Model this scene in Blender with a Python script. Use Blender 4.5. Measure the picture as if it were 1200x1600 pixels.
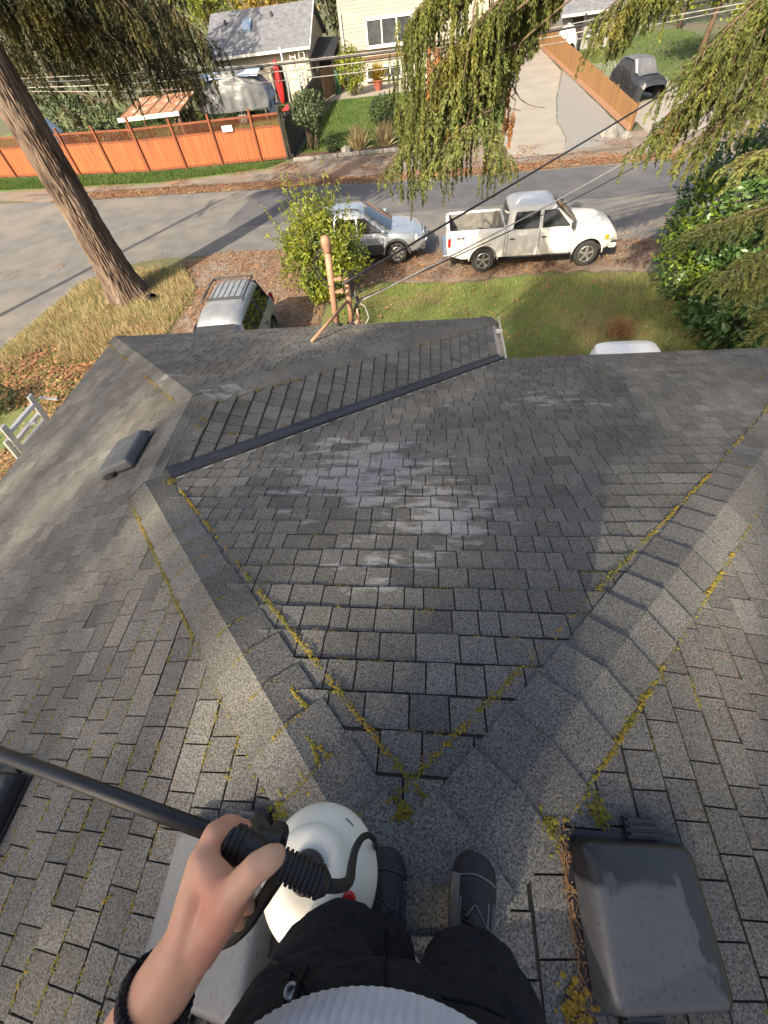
import bpy, bmesh, math, random
import numpy as np
from mathutils import Vector, Matrix, noise as mnoise
for _o in list(bpy.data.objects): bpy.data.objects.remove(_o, do_unlink=True)
sc = bpy.context.scene
col = sc.collection

# ---------------------------------------------------------------- camera
YAW, PITCH, ROLL, FPX = -0.190151, 0.947522, -0.154035, 618.489
CAM = np.array([0.05522, 0.30161, 6.65])
def _axes():
    f = np.array([math.sin(YAW)*math.cos(PITCH), math.cos(YAW)*math.cos(PITCH), -math.sin(PITCH)])
    r = np.array([math.cos(YAW), -math.sin(YAW), 0.]); u = np.cross(r, f)
    c, s = math.cos(ROLL), math.sin(ROLL)
    return f, r*c+u*s, -r*s+u*c
CF, CR, CU = _axes()
cd = bpy.data.cameras.new('camera'); cam = bpy.data.objects.new('camera', cd); col.objects.link(cam)
cam.matrix_world = Matrix(((CR[0], CU[0], -CF[0], CAM[0]), (CR[1], CU[1], -CF[1], CAM[1]), (CR[2], CU[2], -CF[2], CAM[2]), (0, 0, 0, 1)))
cd.sensor_fit = 'VERTICAL'; cd.sensor_height = 36.0; cd.lens = FPX/1600*36.0
cd.clip_start = 0.02; cd.clip_end = 2000
sc.camera = cam
sc.render.resolution_x, sc.render.resolution_y = 768, 1024

# ---------------------------------------------------------------- sky, sun, exposure
SUN_AZ, SUN_EL = math.radians(207), math.radians(34)
w = bpy.data.worlds.new('World'); sc.world = w; w.use_nodes = True
nt = w.node_tree; nt.nodes.clear()
sky = nt.nodes.new('ShaderNodeTexSky'); sky.sky_type = 'NISHITA'; sky.sun_disc = False
sky.sun_elevation = SUN_EL; sky.sun_rotation = SUN_AZ; sky.dust_density = 5.0; sky.ozone_density = 0.2; sky.air_density = 1.0
bg = nt.nodes.new('ShaderNodeBackground'); bg.inputs['Strength'].default_value = 0.12
wo = nt.nodes.new('ShaderNodeOutputWorld')
nt.links.new(sky.outputs[0], bg.inputs[0]); nt.links.new(bg.outputs[0], wo.inputs[0])
sl = bpy.data.lights.new('sun', 'SUN'); sl.energy = 4.9; sl.angle = math.radians(0.8); sl.color = (1.0, 0.86, 0.66)
so = bpy.data.objects.new('sun', sl); col.objects.link(so); so.location = (-20, -40, 40)
SUND = Vector((math.sin(SUN_AZ)*math.cos(SUN_EL), math.cos(SUN_AZ)*math.cos(SUN_EL), math.sin(SUN_EL)))
so.rotation_euler = SUND.to_track_quat('Z', 'Y').to_euler()
sc.view_settings.view_transform = 'Standard'; sc.view_settings.look = 'None'
sc.view_settings.gamma = 1.0; sc.view_settings.exposure = 1.2
sc.render.engine = 'CYCLES'

# ---------------------------------------------------------------- measuring helpers (photo pixel -> place)
def ray(x, y): return CF + CR*(x-600)/FPX + CU*(800-y)/FPX
def dep(x, y, d): return CAM + ray(x, y)*d
def atz(x, y, z=0.0):
    r = ray(x, y); return CAM + r*((z-CAM[2])/r[2])
def aty(x, y, Y):
    r = ray(x, y); return CAM + r*((Y-CAM[1])/r[1])
def topx(P):
    d = np.asarray(P, float)-CAM; z = d@CF
    return np.stack([600+FPX*(d@CR)/z, 800-FPX*(d@CU)/z, z], -1)

# ---------------------------------------------------------------- mesh helpers
rng = np.random.default_rng(7)
random.seed(7)
def mk(name, verts, faces, mat, parent=None, smooth=False, tone=None, flat=None):
    me = bpy.data.meshes.new(name); me.from_pydata([tuple(map(float, v)) for v in verts], [], [tuple(f) for f in faces])
    if smooth: me.polygons.foreach_set('use_smooth', [True]*len(me.polygons))
    if tone is not None:
        a = me.attributes.new('tone', 'FLOAT', 'FACE'); a.data.foreach_set('value', np.asarray(tone, np.float32))
    me.update()
    return link(name, me, mat, parent)
def link(name, me, mat, parent=None):
    o = bpy.data.objects.new(name, me); col.objects.link(o)
    if mat is not None and not me.materials: me.materials.append(mat)
    if parent is not None: o.parent = parent
    return o
def quads(name, Q, mat, parent=None, tone=None):
    """Q: (N,4,3) array of separate quads"""
    Q = np.asarray(Q, np.float32); n = len(Q)
    me = bpy.data.meshes.new(name)
    me.vertices.add(n*4); me.vertices.foreach_set('co', Q.reshape(-1))
    me.loops.add(n*4); me.loops.foreach_set('vertex_index', np.arange(n*4, dtype=np.int32))
    me.polygons.add(n); me.polygons.foreach_set('loop_start', np.arange(0, n*4, 4, dtype=np.int32))
    me.polygons.foreach_set('loop_total', np.full(n, 4, np.int32))
    if tone is not None:
        a = me.attributes.new('tone', 'FLOAT', 'FACE'); a.data.foreach_set('value', np.asarray(tone, np.float32))
    me.update(calc_edges=True)
    return link(name, me, mat, parent)
def tris(name, T, mat, parent=None, tone=None):
    T = np.asarray(T, np.float32); n = len(T)
    me = bpy.data.meshes.new(name)
    me.vertices.add(n*3); me.vertices.foreach_set('co', T.reshape(-1))
    me.loops.add(n*3); me.loops.foreach_set('vertex_index', np.arange(n*3, dtype=np.int32))
    me.polygons.add(n); me.polygons.foreach_set('loop_start', np.arange(0, n*3, 3, dtype=np.int32))
    me.polygons.foreach_set('loop_total', np.full(n, 3, np.int32))
    if tone is not None:
        a = me.attributes.new('tone', 'FLOAT', 'FACE'); a.data.foreach_set('value', np.asarray(tone, np.float32))
    me.update(calc_edges=True)
    return link(name, me, mat, parent)
def unit(v):
    v = np.asarray(v, float); return v/(np.linalg.norm(v)+1e-12)
def spline(P_, m=6):
    P_ = [np.asarray(p, float) for p in P_]; out = []
    for i in range(len(P_)-1):
        a, b_, c_, d_ = P_[max(i-1, 0)], P_[i], P_[i+1], P_[min(i+2, len(P_)-1)]
        for t in np.linspace(0, 1, m, endpoint=False): out.append(.5*((2*b_)+(-a+c_)*t+(2*a-5*b_+4*c_-d_)*t*t+(-a+3*b_-3*c_+d_)*t**3))
    return out+[P_[-1]]
class MB:
    def __init__(s): s.v = []; s.f = []; s.t = []
    def add(s, vs, fs, tone=1.0):
        b = len(s.v); s.v += [tuple(map(float, p)) for p in vs]; s.f += [tuple(b+i for i in f) for f in fs]; s.t += [tone]*len(fs); return s
    def box(s, c, size, M=None, tone=1.0):
        c = np.asarray(c, float); h = np.asarray(size, float)/2
        P = [np.array([x, y, z])*h for x in (-1, 1) for y in (-1, 1) for z in (-1, 1)]
        if M is not None: P = [np.asarray(M, float)@p for p in P]
        return s.add([c+p for p in P], [(0, 1, 3, 2), (4, 6, 7, 5), (0, 4, 5, 1), (2, 3, 7, 6), (0, 2, 6, 4), (1, 5, 7, 3)], tone)
    def bar(s, a, b, w, h, up=(0, 0, 1), tone=1.0):
        a = np.asarray(a, float); b = np.asarray(b, float); d = unit(b-a)
        sx = np.cross(d, up); sx = unit(sx) if np.linalg.norm(sx) > 1e-6 else np.array([1., 0, 0]); su = np.cross(sx, d)
        P = [q+sx*i*w/2+su*j*h/2 for q in (a, b) for i, j in ((-1, -1), (1, -1), (1, 1), (-1, 1))]
        return s.add(P, [(3, 2, 1, 0), (4, 5, 6, 7), (0, 1, 5, 4), (1, 2, 6, 5), (2, 3, 7, 6), (3, 0, 4, 7)], tone)
    def tube(s, path, radii, n=8, caps=True, tone=1.0, squash=1.0):
        path = [np.asarray(p, float) for p in path]
        if not hasattr(radii, '__len__'): radii = [radii]*len(path)
        ring = []; ref = None
        for i, p in enumerate(path):
            d = unit(path[min(i+1, len(path)-1)]-path[max(i-1, 0)])
            if ref is None: ref = np.array([0, 0, 1.]) if abs(d[2]) < .9 else np.array([1., 0, 0])
            a = unit(np.cross(d, ref)); b = np.cross(d, a); ref = np.cross(a, d)
            ring.append([p+radii[i]*(math.cos(2*math.pi*k/n)*a+squash*math.sin(2*math.pi*k/n)*b) for k in range(n)])
        vs = [q for r in ring for q in r]; fs = []
        for i in range(len(path)-1):
            for k in range(n):
                k2 = (k+1) % n; fs.append((i*n+k, i*n+k2, (i+1)*n+k2, (i+1)*n+k))
        if caps: fs.append(tuple(range(n-1, -1, -1))); fs.append(tuple((len(path)-1)*n+k for k in range(n)))
        return s.add(vs, fs, tone)
    def lathe(s, prof, c=(0, 0, 0), ax=(0, 0, 1), n=32, tone=1.0, a0=0, a1=2*math.pi):
        ax = unit(ax); ref = np.array([1., 0, 0]) if abs(ax[0]) < .9 else np.array([0, 1., 0])
        u = unit(np.cross(ref, ax)); w_ = np.cross(ax, u); c = np.asarray(c, float)
        vs = [c+r*(math.cos(a)*u+math.sin(a)*w_)+z*ax for r, z in prof for a in [a0+(a1-a0)*k/n for k in range(n)]]
        fs = []
        for i in range(len(prof)-1):
            for k in range(n): fs.append((i*n+k, i*n+(k+1) % n, (i+1)*n+(k+1) % n, (i+1)*n+k))
        if prof[0][0] > 1e-5: fs.append(tuple(range(n-1, -1, -1)))
        if prof[-1][0] > 1e-5: fs.append(tuple((len(prof)-1)*n+k for k in range(n)))
        return s.add(vs, fs, tone)
    def loft(s, rings, closed=True, caps=True, tone=1.0):
        n = len(rings[0]); vs = [p for r in rings for p in r]; fs = []
        for i in range(len(rings)-1):
            for k in range(n if closed else n-1):
                k2 = (k+1) % n; fs.append((i*n+k, i*n+k2, (i+1)*n+k2, (i+1)*n+k))
        if caps: fs.append(tuple(range(n-1, -1, -1))); fs.append(tuple((len(rings)-1)*n+k for k in range(n)))
        return s.add(vs, fs, tone)
    def prism(s, poly, thick, nrm=(0, 0, 1), tone=1.0):
        n = len(poly); nv = np.asarray(nrm, float)*thick
        vs = [np.asarray(p, float) for p in poly]+[np.asarray(p, float)+nv for p in poly]
        fs = [tuple(range(n-1, -1, -1)), tuple(range(n, 2*n))]+[(k, (k+1) % n, n+(k+1) % n, n+k) for k in range(n)]
        return s.add(vs, fs, tone)
    def build(s, name, mat, parent=None, smooth=False, bevel=0, tone=False, auto=None):
        o = mk(name, s.v, s.f, mat, parent, smooth, s.t if tone else None)
        if bevel:
            m = o.modifiers.new('bevel', 'BEVEL'); m.width = bevel; m.segments = 2; m.limit_method = 'ANGLE'; m.angle_limit = math.radians(40)
        if auto:
            me = o.data
            me.polygons.foreach_set('use_smooth', [True]*len(me.polygons))
            if hasattr(me, 'set_sharp_from_angle'): me.set_sharp_from_angle(angle=math.radians(auto))
        return o
def tag(o, label=None, cat=None, group=None, kind=None):
    if label: o['label'] = label
    if cat: o['category'] = cat
    if group: o['group'] = group
    if kind: o['kind'] = kind
    return o
def thing(name, loc, label, cat, group=None, rotz=0):
    o = bpy.data.objects.new(name, None); col.objects.link(o); o.location = loc; o.rotation_euler = (0, 0, rotz); o.empty_display_size = .2
    return tag(o, label, cat, group)
def anchored(root, *obs):
    """children were modelled in world coordinates: keep them there"""
    root.matrix_world  # noqa
    inv = (Matrix.Translation(root.location) @ root.rotation_euler.to_matrix().to_4x4()).inverted()
    for o in obs:
        if o is not None: o.matrix_parent_inverse = inv
def copy_tree(o, parent=None):
    c = o.copy(); col.objects.link(c); c.parent = parent
    for ch in list(o.children): copy_tree(ch, c)
    return c

# ---------------------------------------------------------------- materials
def pm(name, c1, c2=None, rough=.75, scale=4., detail=4., bump=0., bscale=60., metal=0., spec=.5, tone=0., coat=0., lo=.35, hi=.65, stretch=None, trans=0., bdist=.01, speck=None, c3=None, s3=.6, rvar=0., tr=0.):
    m = bpy.data.materials.new(name); m.use_nodes = True; t = m.node_tree; N = t.nodes; L = t.links
    b = N['Principled BSDF']; b.inputs['Roughness'].default_value = rough; b.inputs['Metallic'].default_value = metal
    b.inputs['Specular IOR Level'].default_value = spec
    if coat: b.inputs['Coat Weight'].default_value = coat; b.inputs['Coat Roughness'].default_value = .06
    if trans: b.inputs['Transmission Weight'].default_value = trans
    tc = N.new('ShaderNodeTexCoord'); vec = tc.outputs['Object']
    if stretch:
        mp = N.new('ShaderNodeMapping'); mp.inputs['Scale'].default_value = stretch; L.new(vec, mp.inputs[0]); vec = mp.outputs[0]
    def mix(fac, a, bb, mode='MIX'):
        n = N.new('ShaderNodeMix'); n.data_type = 'RGBA'; n.blend_type = mode
        for sock, val in ((n.inputs[0], fac), (n.inputs[6], a), (n.inputs[7], bb)):
            if hasattr(val, 'is_linked') or hasattr(val, 'links'): L.new(val, sock)
            else: sock.default_value = val if not hasattr(val, '__len__') else (*val, 1.0)
        return n.outputs[2]
    def ns(sc_, det=4., v=None, rg=.55):
        n = N.new('ShaderNodeTexNoise'); n.inputs['Scale'].default_value = sc_; n.inputs['Detail'].default_value = det; n.inputs['Roughness'].default_value = rg
        L.new(v if v is not None else vec, n.inputs['Vector']); return n.outputs['Fac']
    def ramp(v, a, bb):
        n = N.new('ShaderNodeMapRange'); n.inputs[1].default_value = a; n.inputs[2].default_value = bb; L.new(v, n.inputs[0]); return n.outputs[0]
    c2 = c2 if c2 is not None else tuple(x*.75 for x in c1)
    out = mix(ramp(ns(scale, detail), lo, hi), c1, c2)
    if c3 is not None: out = mix(ramp(ns(s3, 3.), .5, .68), out, c3)
    if speck: out = mix(ramp(ns(speck[0], 2.), .35, .68), mix(1.0, out, (speck[1],)*3, 'MULTIPLY'), mix(1.0, out, (speck[2],)*3, 'MULTIPLY'))
    if tone:
        at = N.new('ShaderNodeAttribute'); at.attribute_name = 'tone'
        mm = N.new('ShaderNodeMath'); mm.operation = 'MULTIPLY_ADD'; mm.inputs[1].default_value = tone; mm.inputs[2].default_value = 1-tone
        L.new(at.outputs['Fac'], mm.inputs[0])
        cc = N.new('ShaderNodeCombineColor'); [L.new(mm.outputs[0], cc.inputs[i]) for i in range(3)]
        out = mix(1.0, out, cc.outputs[0], 'MULTIPLY')
    L.new(out, b.inputs['Base Color'])
    if rvar:
        mr = N.new('ShaderNodeMapRange'); mr.inputs[1].default_value = .3; mr.inputs[2].default_value = .7; mr.inputs[3].default_value = rough-rvar; mr.inputs[4].default_value = rough+rvar
        L.new(ns(scale*1.7, 3.), mr.inputs[0]); L.new(mr.outputs[0], b.inputs['Roughness'])
    if bump:
        bn = N.new('ShaderNodeBump'); bn.inputs['Strength'].default_value = bump; bn.inputs['Distance'].default_value = bdist
        L.new(ns(bscale, 3.), bn.inputs['Height']); L.new(bn.outputs[0], b.inputs['Normal'])
    if tr:   # leaves: some light passes through
        tl = N.new('ShaderNodeBsdfTranslucent'); L.new(out, tl.inputs[0])
        ms = N.new('ShaderNodeMixShader'); ms.inputs[0].default_value = tr
        L.new(b.outputs[0], ms.inputs[1]); L.new(tl.outputs[0], ms.inputs[2]); L.new(ms.outputs[0], N['Material Output'].inputs[0])
    m['h'] = 1
    return m
M = {}
def mats():
    M['asphalt'] = pm('asphalt', (.135, .13, .122), (.095, .092, .09), .9, 1.2, 6, .35, 90, c3=(.165, .15, .125), s3=.25, speck=(140, .75, 1.3))
    M['asphalt_new'] = pm('asphalt_new', (.075, .078, .085), (.055, .057, .062), .88, 1.0, 6, .3, 90, c3=(.1, .098, .098), s3=.3, speck=(140, .8, 1.25))
    M['dirt'] = pm('dirt', (.19, .135, .095), (.12, .08, .055), .95, 2.2, 7, .6, 25, c3=(.2, .17, .14), s3=.5, speck=(60, .65, 1.35), bdist=.03)
    M['shoulder'] = pm('shoulder', (.2, .165, .13), (.13, .11, .09), .95, .9, 7, .5, 30, c3=(.2, .12, .07), s3=.35, speck=(60, .7, 1.3), bdist=.02)
    M['soil'] = pm('soil', (.1, .15, .035), (.14, .13, .05), .95, .9, 6, .6, 30, c3=(.15, .11, .06), s3=.35, speck=(90, .6, 1.4), bdist=.03)
    M['terrain'] = pm('terrain', (.07, .09, .03), (.1, .085, .05), .95, .2, 6, .3, 10)
    M['concrete'] = pm('concrete', (.27, .25, .215), (.22, .2, .175), .88, .6, 6, .15, 60, speck=(90, .85, 1.12))
    M['gravel'] = pm('gravel', (.26, .255, .25), (.16, .155, .15), .9, 30, 4, .8, 30, speck=(22, .45, 1.5), bdist=.04)
    M['mulch'] = pm('mulch', (.1, .045, .025), (.06, .03, .02), .95, 8, 5, .6, 20, bdist=.04)
    M['grass'] = pm('grass', (.13, .21, .03), (.18, .22, .045), .8, .5, 4, tone=.6, c3=(.17, .14, .055), s3=.28, tr=.25)
    M['grass_far'] = pm('grass_far', (.05, .105, .014), (.08, .13, .025), .8, .6, 4, tone=.5, tr=.25)
    M['straw'] = pm('straw', (.42, .34, .18), (.28, .23, .11), .85, 1.5, 4, tone=.6, tr=.25)
    M['litter'] = pm('litter', (.26, .115, .045), (.17, .09, .045), .85, 9, 4, tone=.7, c3=(.3, .19, .09), s3=.8)
    M['needles'] = pm('needles', (.28, .15, .06), (.18, .1, .045), .85, 20, 3, tone=.5)
    M['gutter'] = pm('gutter', (.55, .52, .47), (.4, .37, .33), .5, 8, 5, .1, 40)
    M['fascia'] = pm('fascia', (.5, .47, .42), (.36, .33, .29), .6, 8, 5, .1, 40)
    M['flashing'] = pm('flashing', (.035, .036, .042), (.022, .022, .026), .45, 12, 5, .25, 60, rvar=.15)
    M['sealant'] = pm('sealant', (.45, .44, .42), (.3, .29, .28), .7, 30, 4, .2, 80)
    M['deck'] = pm('deck', (.055, .048, .036), (.035, .03, .024), .95, 20, 4)
    M['housewall'] = pm('housewall', (.5, .47, .4), (.44, .41, .35), .8, 3, 4, .1, 50)
    M['moss'] = pm('moss', (.2, .15, .014), (.12, .115, .012), .95, 9, 4, .5, 250, tone=.6, c3=(.28, .15, .014), s3=1.6, bdist=.003)
    M['mast'] = pm('mast', (.36, .2, .125), (.28, .15, .09), .6, 9, 5, .12, 60)
    M['black'] = pm('black_plastic', (.016, .016, .018), (.011, .011, .013), .42, 20, 4, .08, 300)
    M['rubber'] = pm('rubber', (.014, .014, .015), (.02, .02, .02), .75, 30, 4, .15, 120)
    M['cable'] = pm('cable', (.018, .018, .02), (.012, .012, .014), .5, 10)
    M['cable_grey'] = pm('cable_grey', (.32, .31, .3), (.22, .21, .2), .55, 14)
    M['wirelight'] = pm('wire_weathered', (.3, .28, .25), (.16, .15, .14), .6, 3)
    M['tank'] = pm('tank_plastic', (.84, .8, .67), (.79, .74, .6), .42, 6, 4, .05, 60, spec=.4)
    M['red'] = pm('red_plastic', (.45, .012, .015), (.34, .01, .012), .3, 20)
    M['skin'] = skinmat()
    M['nail'] = pm('nail', (.68, .42, .32), (.62, .38, .29), .3, 30)
    M['denim'] = pm('black_denim', (.014, .014, .016), (.024, .024, .027), .93, 60, 5, .35, 700, spec=.15, bdist=.002)
    M['seam'] = pm('denim_seam', (.02, .02, .023), (.013, .013, .015), .9, 200, 3, .3, 400, spec=.15, bdist=.002)
    M['shirt'] = pm('ribbed_knit', (.74, .75, .79), (.68, .69, .73), .9, 40, 4, .2, 500, bdist=.002)
    M['shoe'] = pm('shoe_black', (.013, .013, .016), (.024, .024, .028), .7, 45, 5, .35, 500, bdist=.002)
    M['shoe_grey'] = pm('shoe_grey', (.2, .19, .175), (.13, .125, .12), .75, 30, 5, .2, 300, bdist=.002)
    M['shoe_trim'] = pm('shoe_trim', (.06, .06, .068), (.045, .045, .05), .6, 40)
    M['sole'] = pm('shoe_sole', (.035, .035, .038), (.02, .02, .022), .8, 30)
    M['metal'] = pm('brushed_metal', (.4, .4, .42), (.3, .3, .32), .35, 30, 4, metal=.9)
    M['bracelet'] = pm('braided_cord', (.014, .011, .012), (.024, .018, .018), .85, 200, 3, .4, 600, bdist=.002)
    M['hair'] = pm('hair', (.03, .02, .014), (.02, .013, .01), .6, 60, 3, .4, 200)
    M['white_paint'] = pm('white_car_paint', (.6, .59, .55), (.54, .53, .49), .32, 2.5, 5, coat=.2)
    M['silver_paint'] = pm('silver_car_paint', (.3, .335, .37), (.25, .275, .305), .28, 3, 5, metal=.35, coat=.7)
    M['grey_paint'] = pm('grey_silver_paint', (.3, .32, .335), (.23, .245, .26), .32, 4, 5, metal=.3, coat=.5)
    M['cladding'] = pm('dark_cladding', (.03, .031, .034), (.045, .045, .047), .6, 6, 5)
    M['glass'] = pm('tinted_glass', (.008, .009, .01), (.012, .013, .014), .06, 3, 3, spec=.8)
    M['bedliner'] = pm('bed_liner', (.17, .165, .15), (.1, .098, .09), .85, 5, 6, .3, 60)
    M['tyre'] = pm('tyre', (.018, .018, .018), (.032, .03, .028), .9, 14, 5, .4, 80)
    M['alloy'] = pm('alloy', (.5, .49, .47), (.38, .37, .36), .35, 20, 4, metal=.75)
    M['chrome'] = pm('chrome', (.62, .62, .62), (.5, .5, .5), .18, 9, 4, metal=.95)
    M['tail'] = pm('red_lens', (.35, .012, .012), (.25, .01, .01), .15, 20, coat=.5)
    M['lamp'] = pm('clear_lens', (.5, .5, .48), (.38, .38, .36), .12, 20, coat=.6)
    M['amber'] = pm('amber_lens', (.55, .25, .02), (.45, .2, .02), .15, 20)
    M['bark'] = barkmat()
    M['twig'] = pm('twig_bark', (.13, .085, .055), (.08, .055, .035), .9, 20, 5, .4, 60)
    M['conifer'] = pm('conifer_needles', (.14, .155, .03), (.085, .11, .026), .75, 2.2, 4, tone=.75, c3=(.19, .165, .03), s3=.9, tr=.4)
    M['conifer_pale'] = pm('conifer_pale', (.19, .21, .055), (.13, .16, .05), .75, 3, 4, tone=.6, c3=(.18, .17, .05), s3=1.2, tr=.35)
    M['conifer_dark'] = pm('conifer_dark', (.04, .05, .016), (.025, .035, .012), .8, 2, 4, tone=.7, c3=(.1, .085, .02), s3=.7, tr=.3)
    M['brownleaf'] = pm('dry_sprays', (.3, .12, .03), (.2, .09, .03), .8, 6, 3, tone=.5, tr=.2)
    M['laurel'] = pm('laurel_leaf', (.05, .11, .028), (.08, .15, .04), .35, 3, 4, tone=.75, spec=.5, tr=.2)
    M['laurel_new'] = pm('laurel_shoot', (.2, .27, .025), (.14, .22, .025), .5, 4, 3, tone=.5, tr=.4)
    M['bushleaf'] = pm('bush_leaf', (.2, .26, .024), (.28, .3, .03), .55, 3, 4, tone=.65, c3=(.1, .15, .03), s3=1.2, tr=.45)
    M['shrub'] = pm('shrub_leaf', (.06, .09, .035), (.09, .12, .05), .6, 4, 4, tone=.65, tr=.25)
    M['shrub_dark'] = pm('shrub_dark', (.025, .05, .015), (.04, .06, .02), .6, 4, 4, tone=.65, tr=.25)
    M['autumn'] = pm('autumn_leaf', (.32, .22, .03), (.2, .18, .03), .7, 1.2, 4, tone=.6, c3=(.32, .13, .03), s3=.5, tr=.35)
    M['cedar'] = pm('cedar_board', (.34, .088, .022), (.25, .062, .016), .7, 1.5, 6, .25, 40, tone=.5, stretch=(6, 6, .7), c3=(.2, .06, .02), s3=.5)
    M['pine'] = pm('pine_board', (.27, .145, .055), (.21, .108, .04), .7, 1.5, 6, .25, 40, tone=.5, stretch=(6, 6, .7))
    M['darkboard'] = pm('dark_board', (.035, .03, .026), (.024, .02, .018), .75, 3, 5, .2, 40, tone=.4, stretch=(5, 5, .7))
    M['brownboard'] = pm('brown_board', (.2, .12, .065), (.15, .085, .045), .8, 3, 5, .2, 40, tone=.4)
    M['sign'] = pm('white_sign', (.7, .68, .62), (.6, .58, .52), .6, 20)
    M['tarp'] = pm('grey_tarp', (.12, .125, .135), (.075, .08, .088), .45, 3, 5, .3, 12, spec=.5, bdist=.05, rvar=.12)
    M['tarp_blue'] = pm('blue_tarp', (.3, .38, .52), (.22, .3, .43), .5, 4, 4, .25, 12, bdist=.04)
    M['tarp_black'] = pm('black_tarp', (.03, .032, .038), (.018, .019, .023), .4, 4, 5, .35, 14, bdist=.05, rvar=.1)
    M['tarp_white'] = pm('white_tarp', (.6, .64, .62), (.5, .54, .53), .5, 3, 4, .2, 10, bdist=.05)
    M['farroof'] = pm('far_shingles', (.15, .158, .175), (.1, .106, .12), .9, 3, 6, .4, 20, speck=(12, .75, 1.25))
    M['redroof'] = pm('red_roof', (.38, .13, .07), (.28, .1, .055), .85, 3, 5, .3, 20)
    M['stucco'] = pm('stucco_beige', (.4, .365, .3), (.33, .3, .25), .85, 1.5, 5, .15, 30)
    M['greywall'] = pm('grey_wall', (.24, .24, .235), (.19, .19, .185), .8, 2, 4)
    M['siding'] = pm('cream_siding', (.34, .315, .27), (.28, .26, .22), .75, 1.2, 5, .1, 30, stretch=(1, 1, 8))
    M['stone'] = pm('stone', (.22, .21, .195), (.13, .125, .115), .9, 3.5, 6, .5, 14, bdist=.05)
    M['trim'] = pm('white_trim', (.6, .59, .56), (.52, .51, .48), .55, 6, 4)
    M['winglass'] = pm('window_glass', (.03, .035, .04), (.06, .065, .07), .06, 1.2, 3, spec=.8)
    M['skylight'] = pm('skylight_glass', (.28, .36, .46), (.2, .27, .36), .08, 2, 3, spec=.8)
    M['kayak'] = pm('red_kayak', (.5, .025, .025), (.38, .02, .02), .35, 6)
    M['alu'] = pm('aluminium', (.62, .61, .58), (.5, .49, .47), .45, 12, 5, .1, 60, metal=.25)
    M['post'] = pm('painted_post', (.22, .26, .3), (.17, .2, .24), .6, 8)
    M['terracotta'] = pm('terracotta', (.28, .08, .04), (.2, .06, .035), .8, 10)
    M['green'] = pm('green_plastic', (.02, .12, .06), (.015, .09, .045), .5, 8)
    M['pole'] = pm('pole_wood', (.17, .12, .08), (.11, .08, .055), .9, 8, 5, .4, 40, stretch=(1, 1, .15))
    M['leafroof'] = pm('leafy_boards', (.3, .14, .07), (.16, .085, .05), .9, 5, 6, .5, 25, c3=(.36, .3, .24), s3=1.4, bdist=.03)
    M['shell'] = pm('white_fibreglass', (.68, .7, .72), (.62, .64, .66), .3, 3, 4, coat=.4)
    M['vent'] = ventmat('vent_plastic', .25)
    M['vent_grey'] = ventmat('vent_plastic_faded', 1.0)
    M['vent_black'] = pm('vent_black', (.018, .018, .02), (.03, .03, .032), .38, 8, 5, .1, 150, rvar=.1)
    M['vent_dark'] = pm('vent_slate', (.085, .09, .1), (.065, .07, .078), .4, 8, 5, .1, 150, rvar=.1)
    M['shingle'] = shinglemat()
    M['cap'] = shinglemat('cap_granules', cap=True)
def skinmat():
    m = pm('skin', (.66, .38, .25), (.6, .32, .2), .5, 24, 5, .18, 260, spec=.35, c3=(.6, .25, .17), s3=9, bdist=.0015)
    b = m.node_tree.nodes['Principled BSDF']; b.inputs['Subsurface Weight'].default_value = .18; b.inputs['Subsurface Radius'].default_value = (.01, .004, .002); b.inputs['Subsurface Scale'].default_value = .6
    return m
def barkmat():
    m = pm('fir_bark', (.14, .095, .068), (.04, .026, .018), .92, 7, 7, .8, 16, stretch=(1, 1, .22), c3=(.16, .125, .095), s3=2.5, bdist=.04)
    return m
def nodes_of(m): return m.node_tree.nodes, m.node_tree.links
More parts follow.
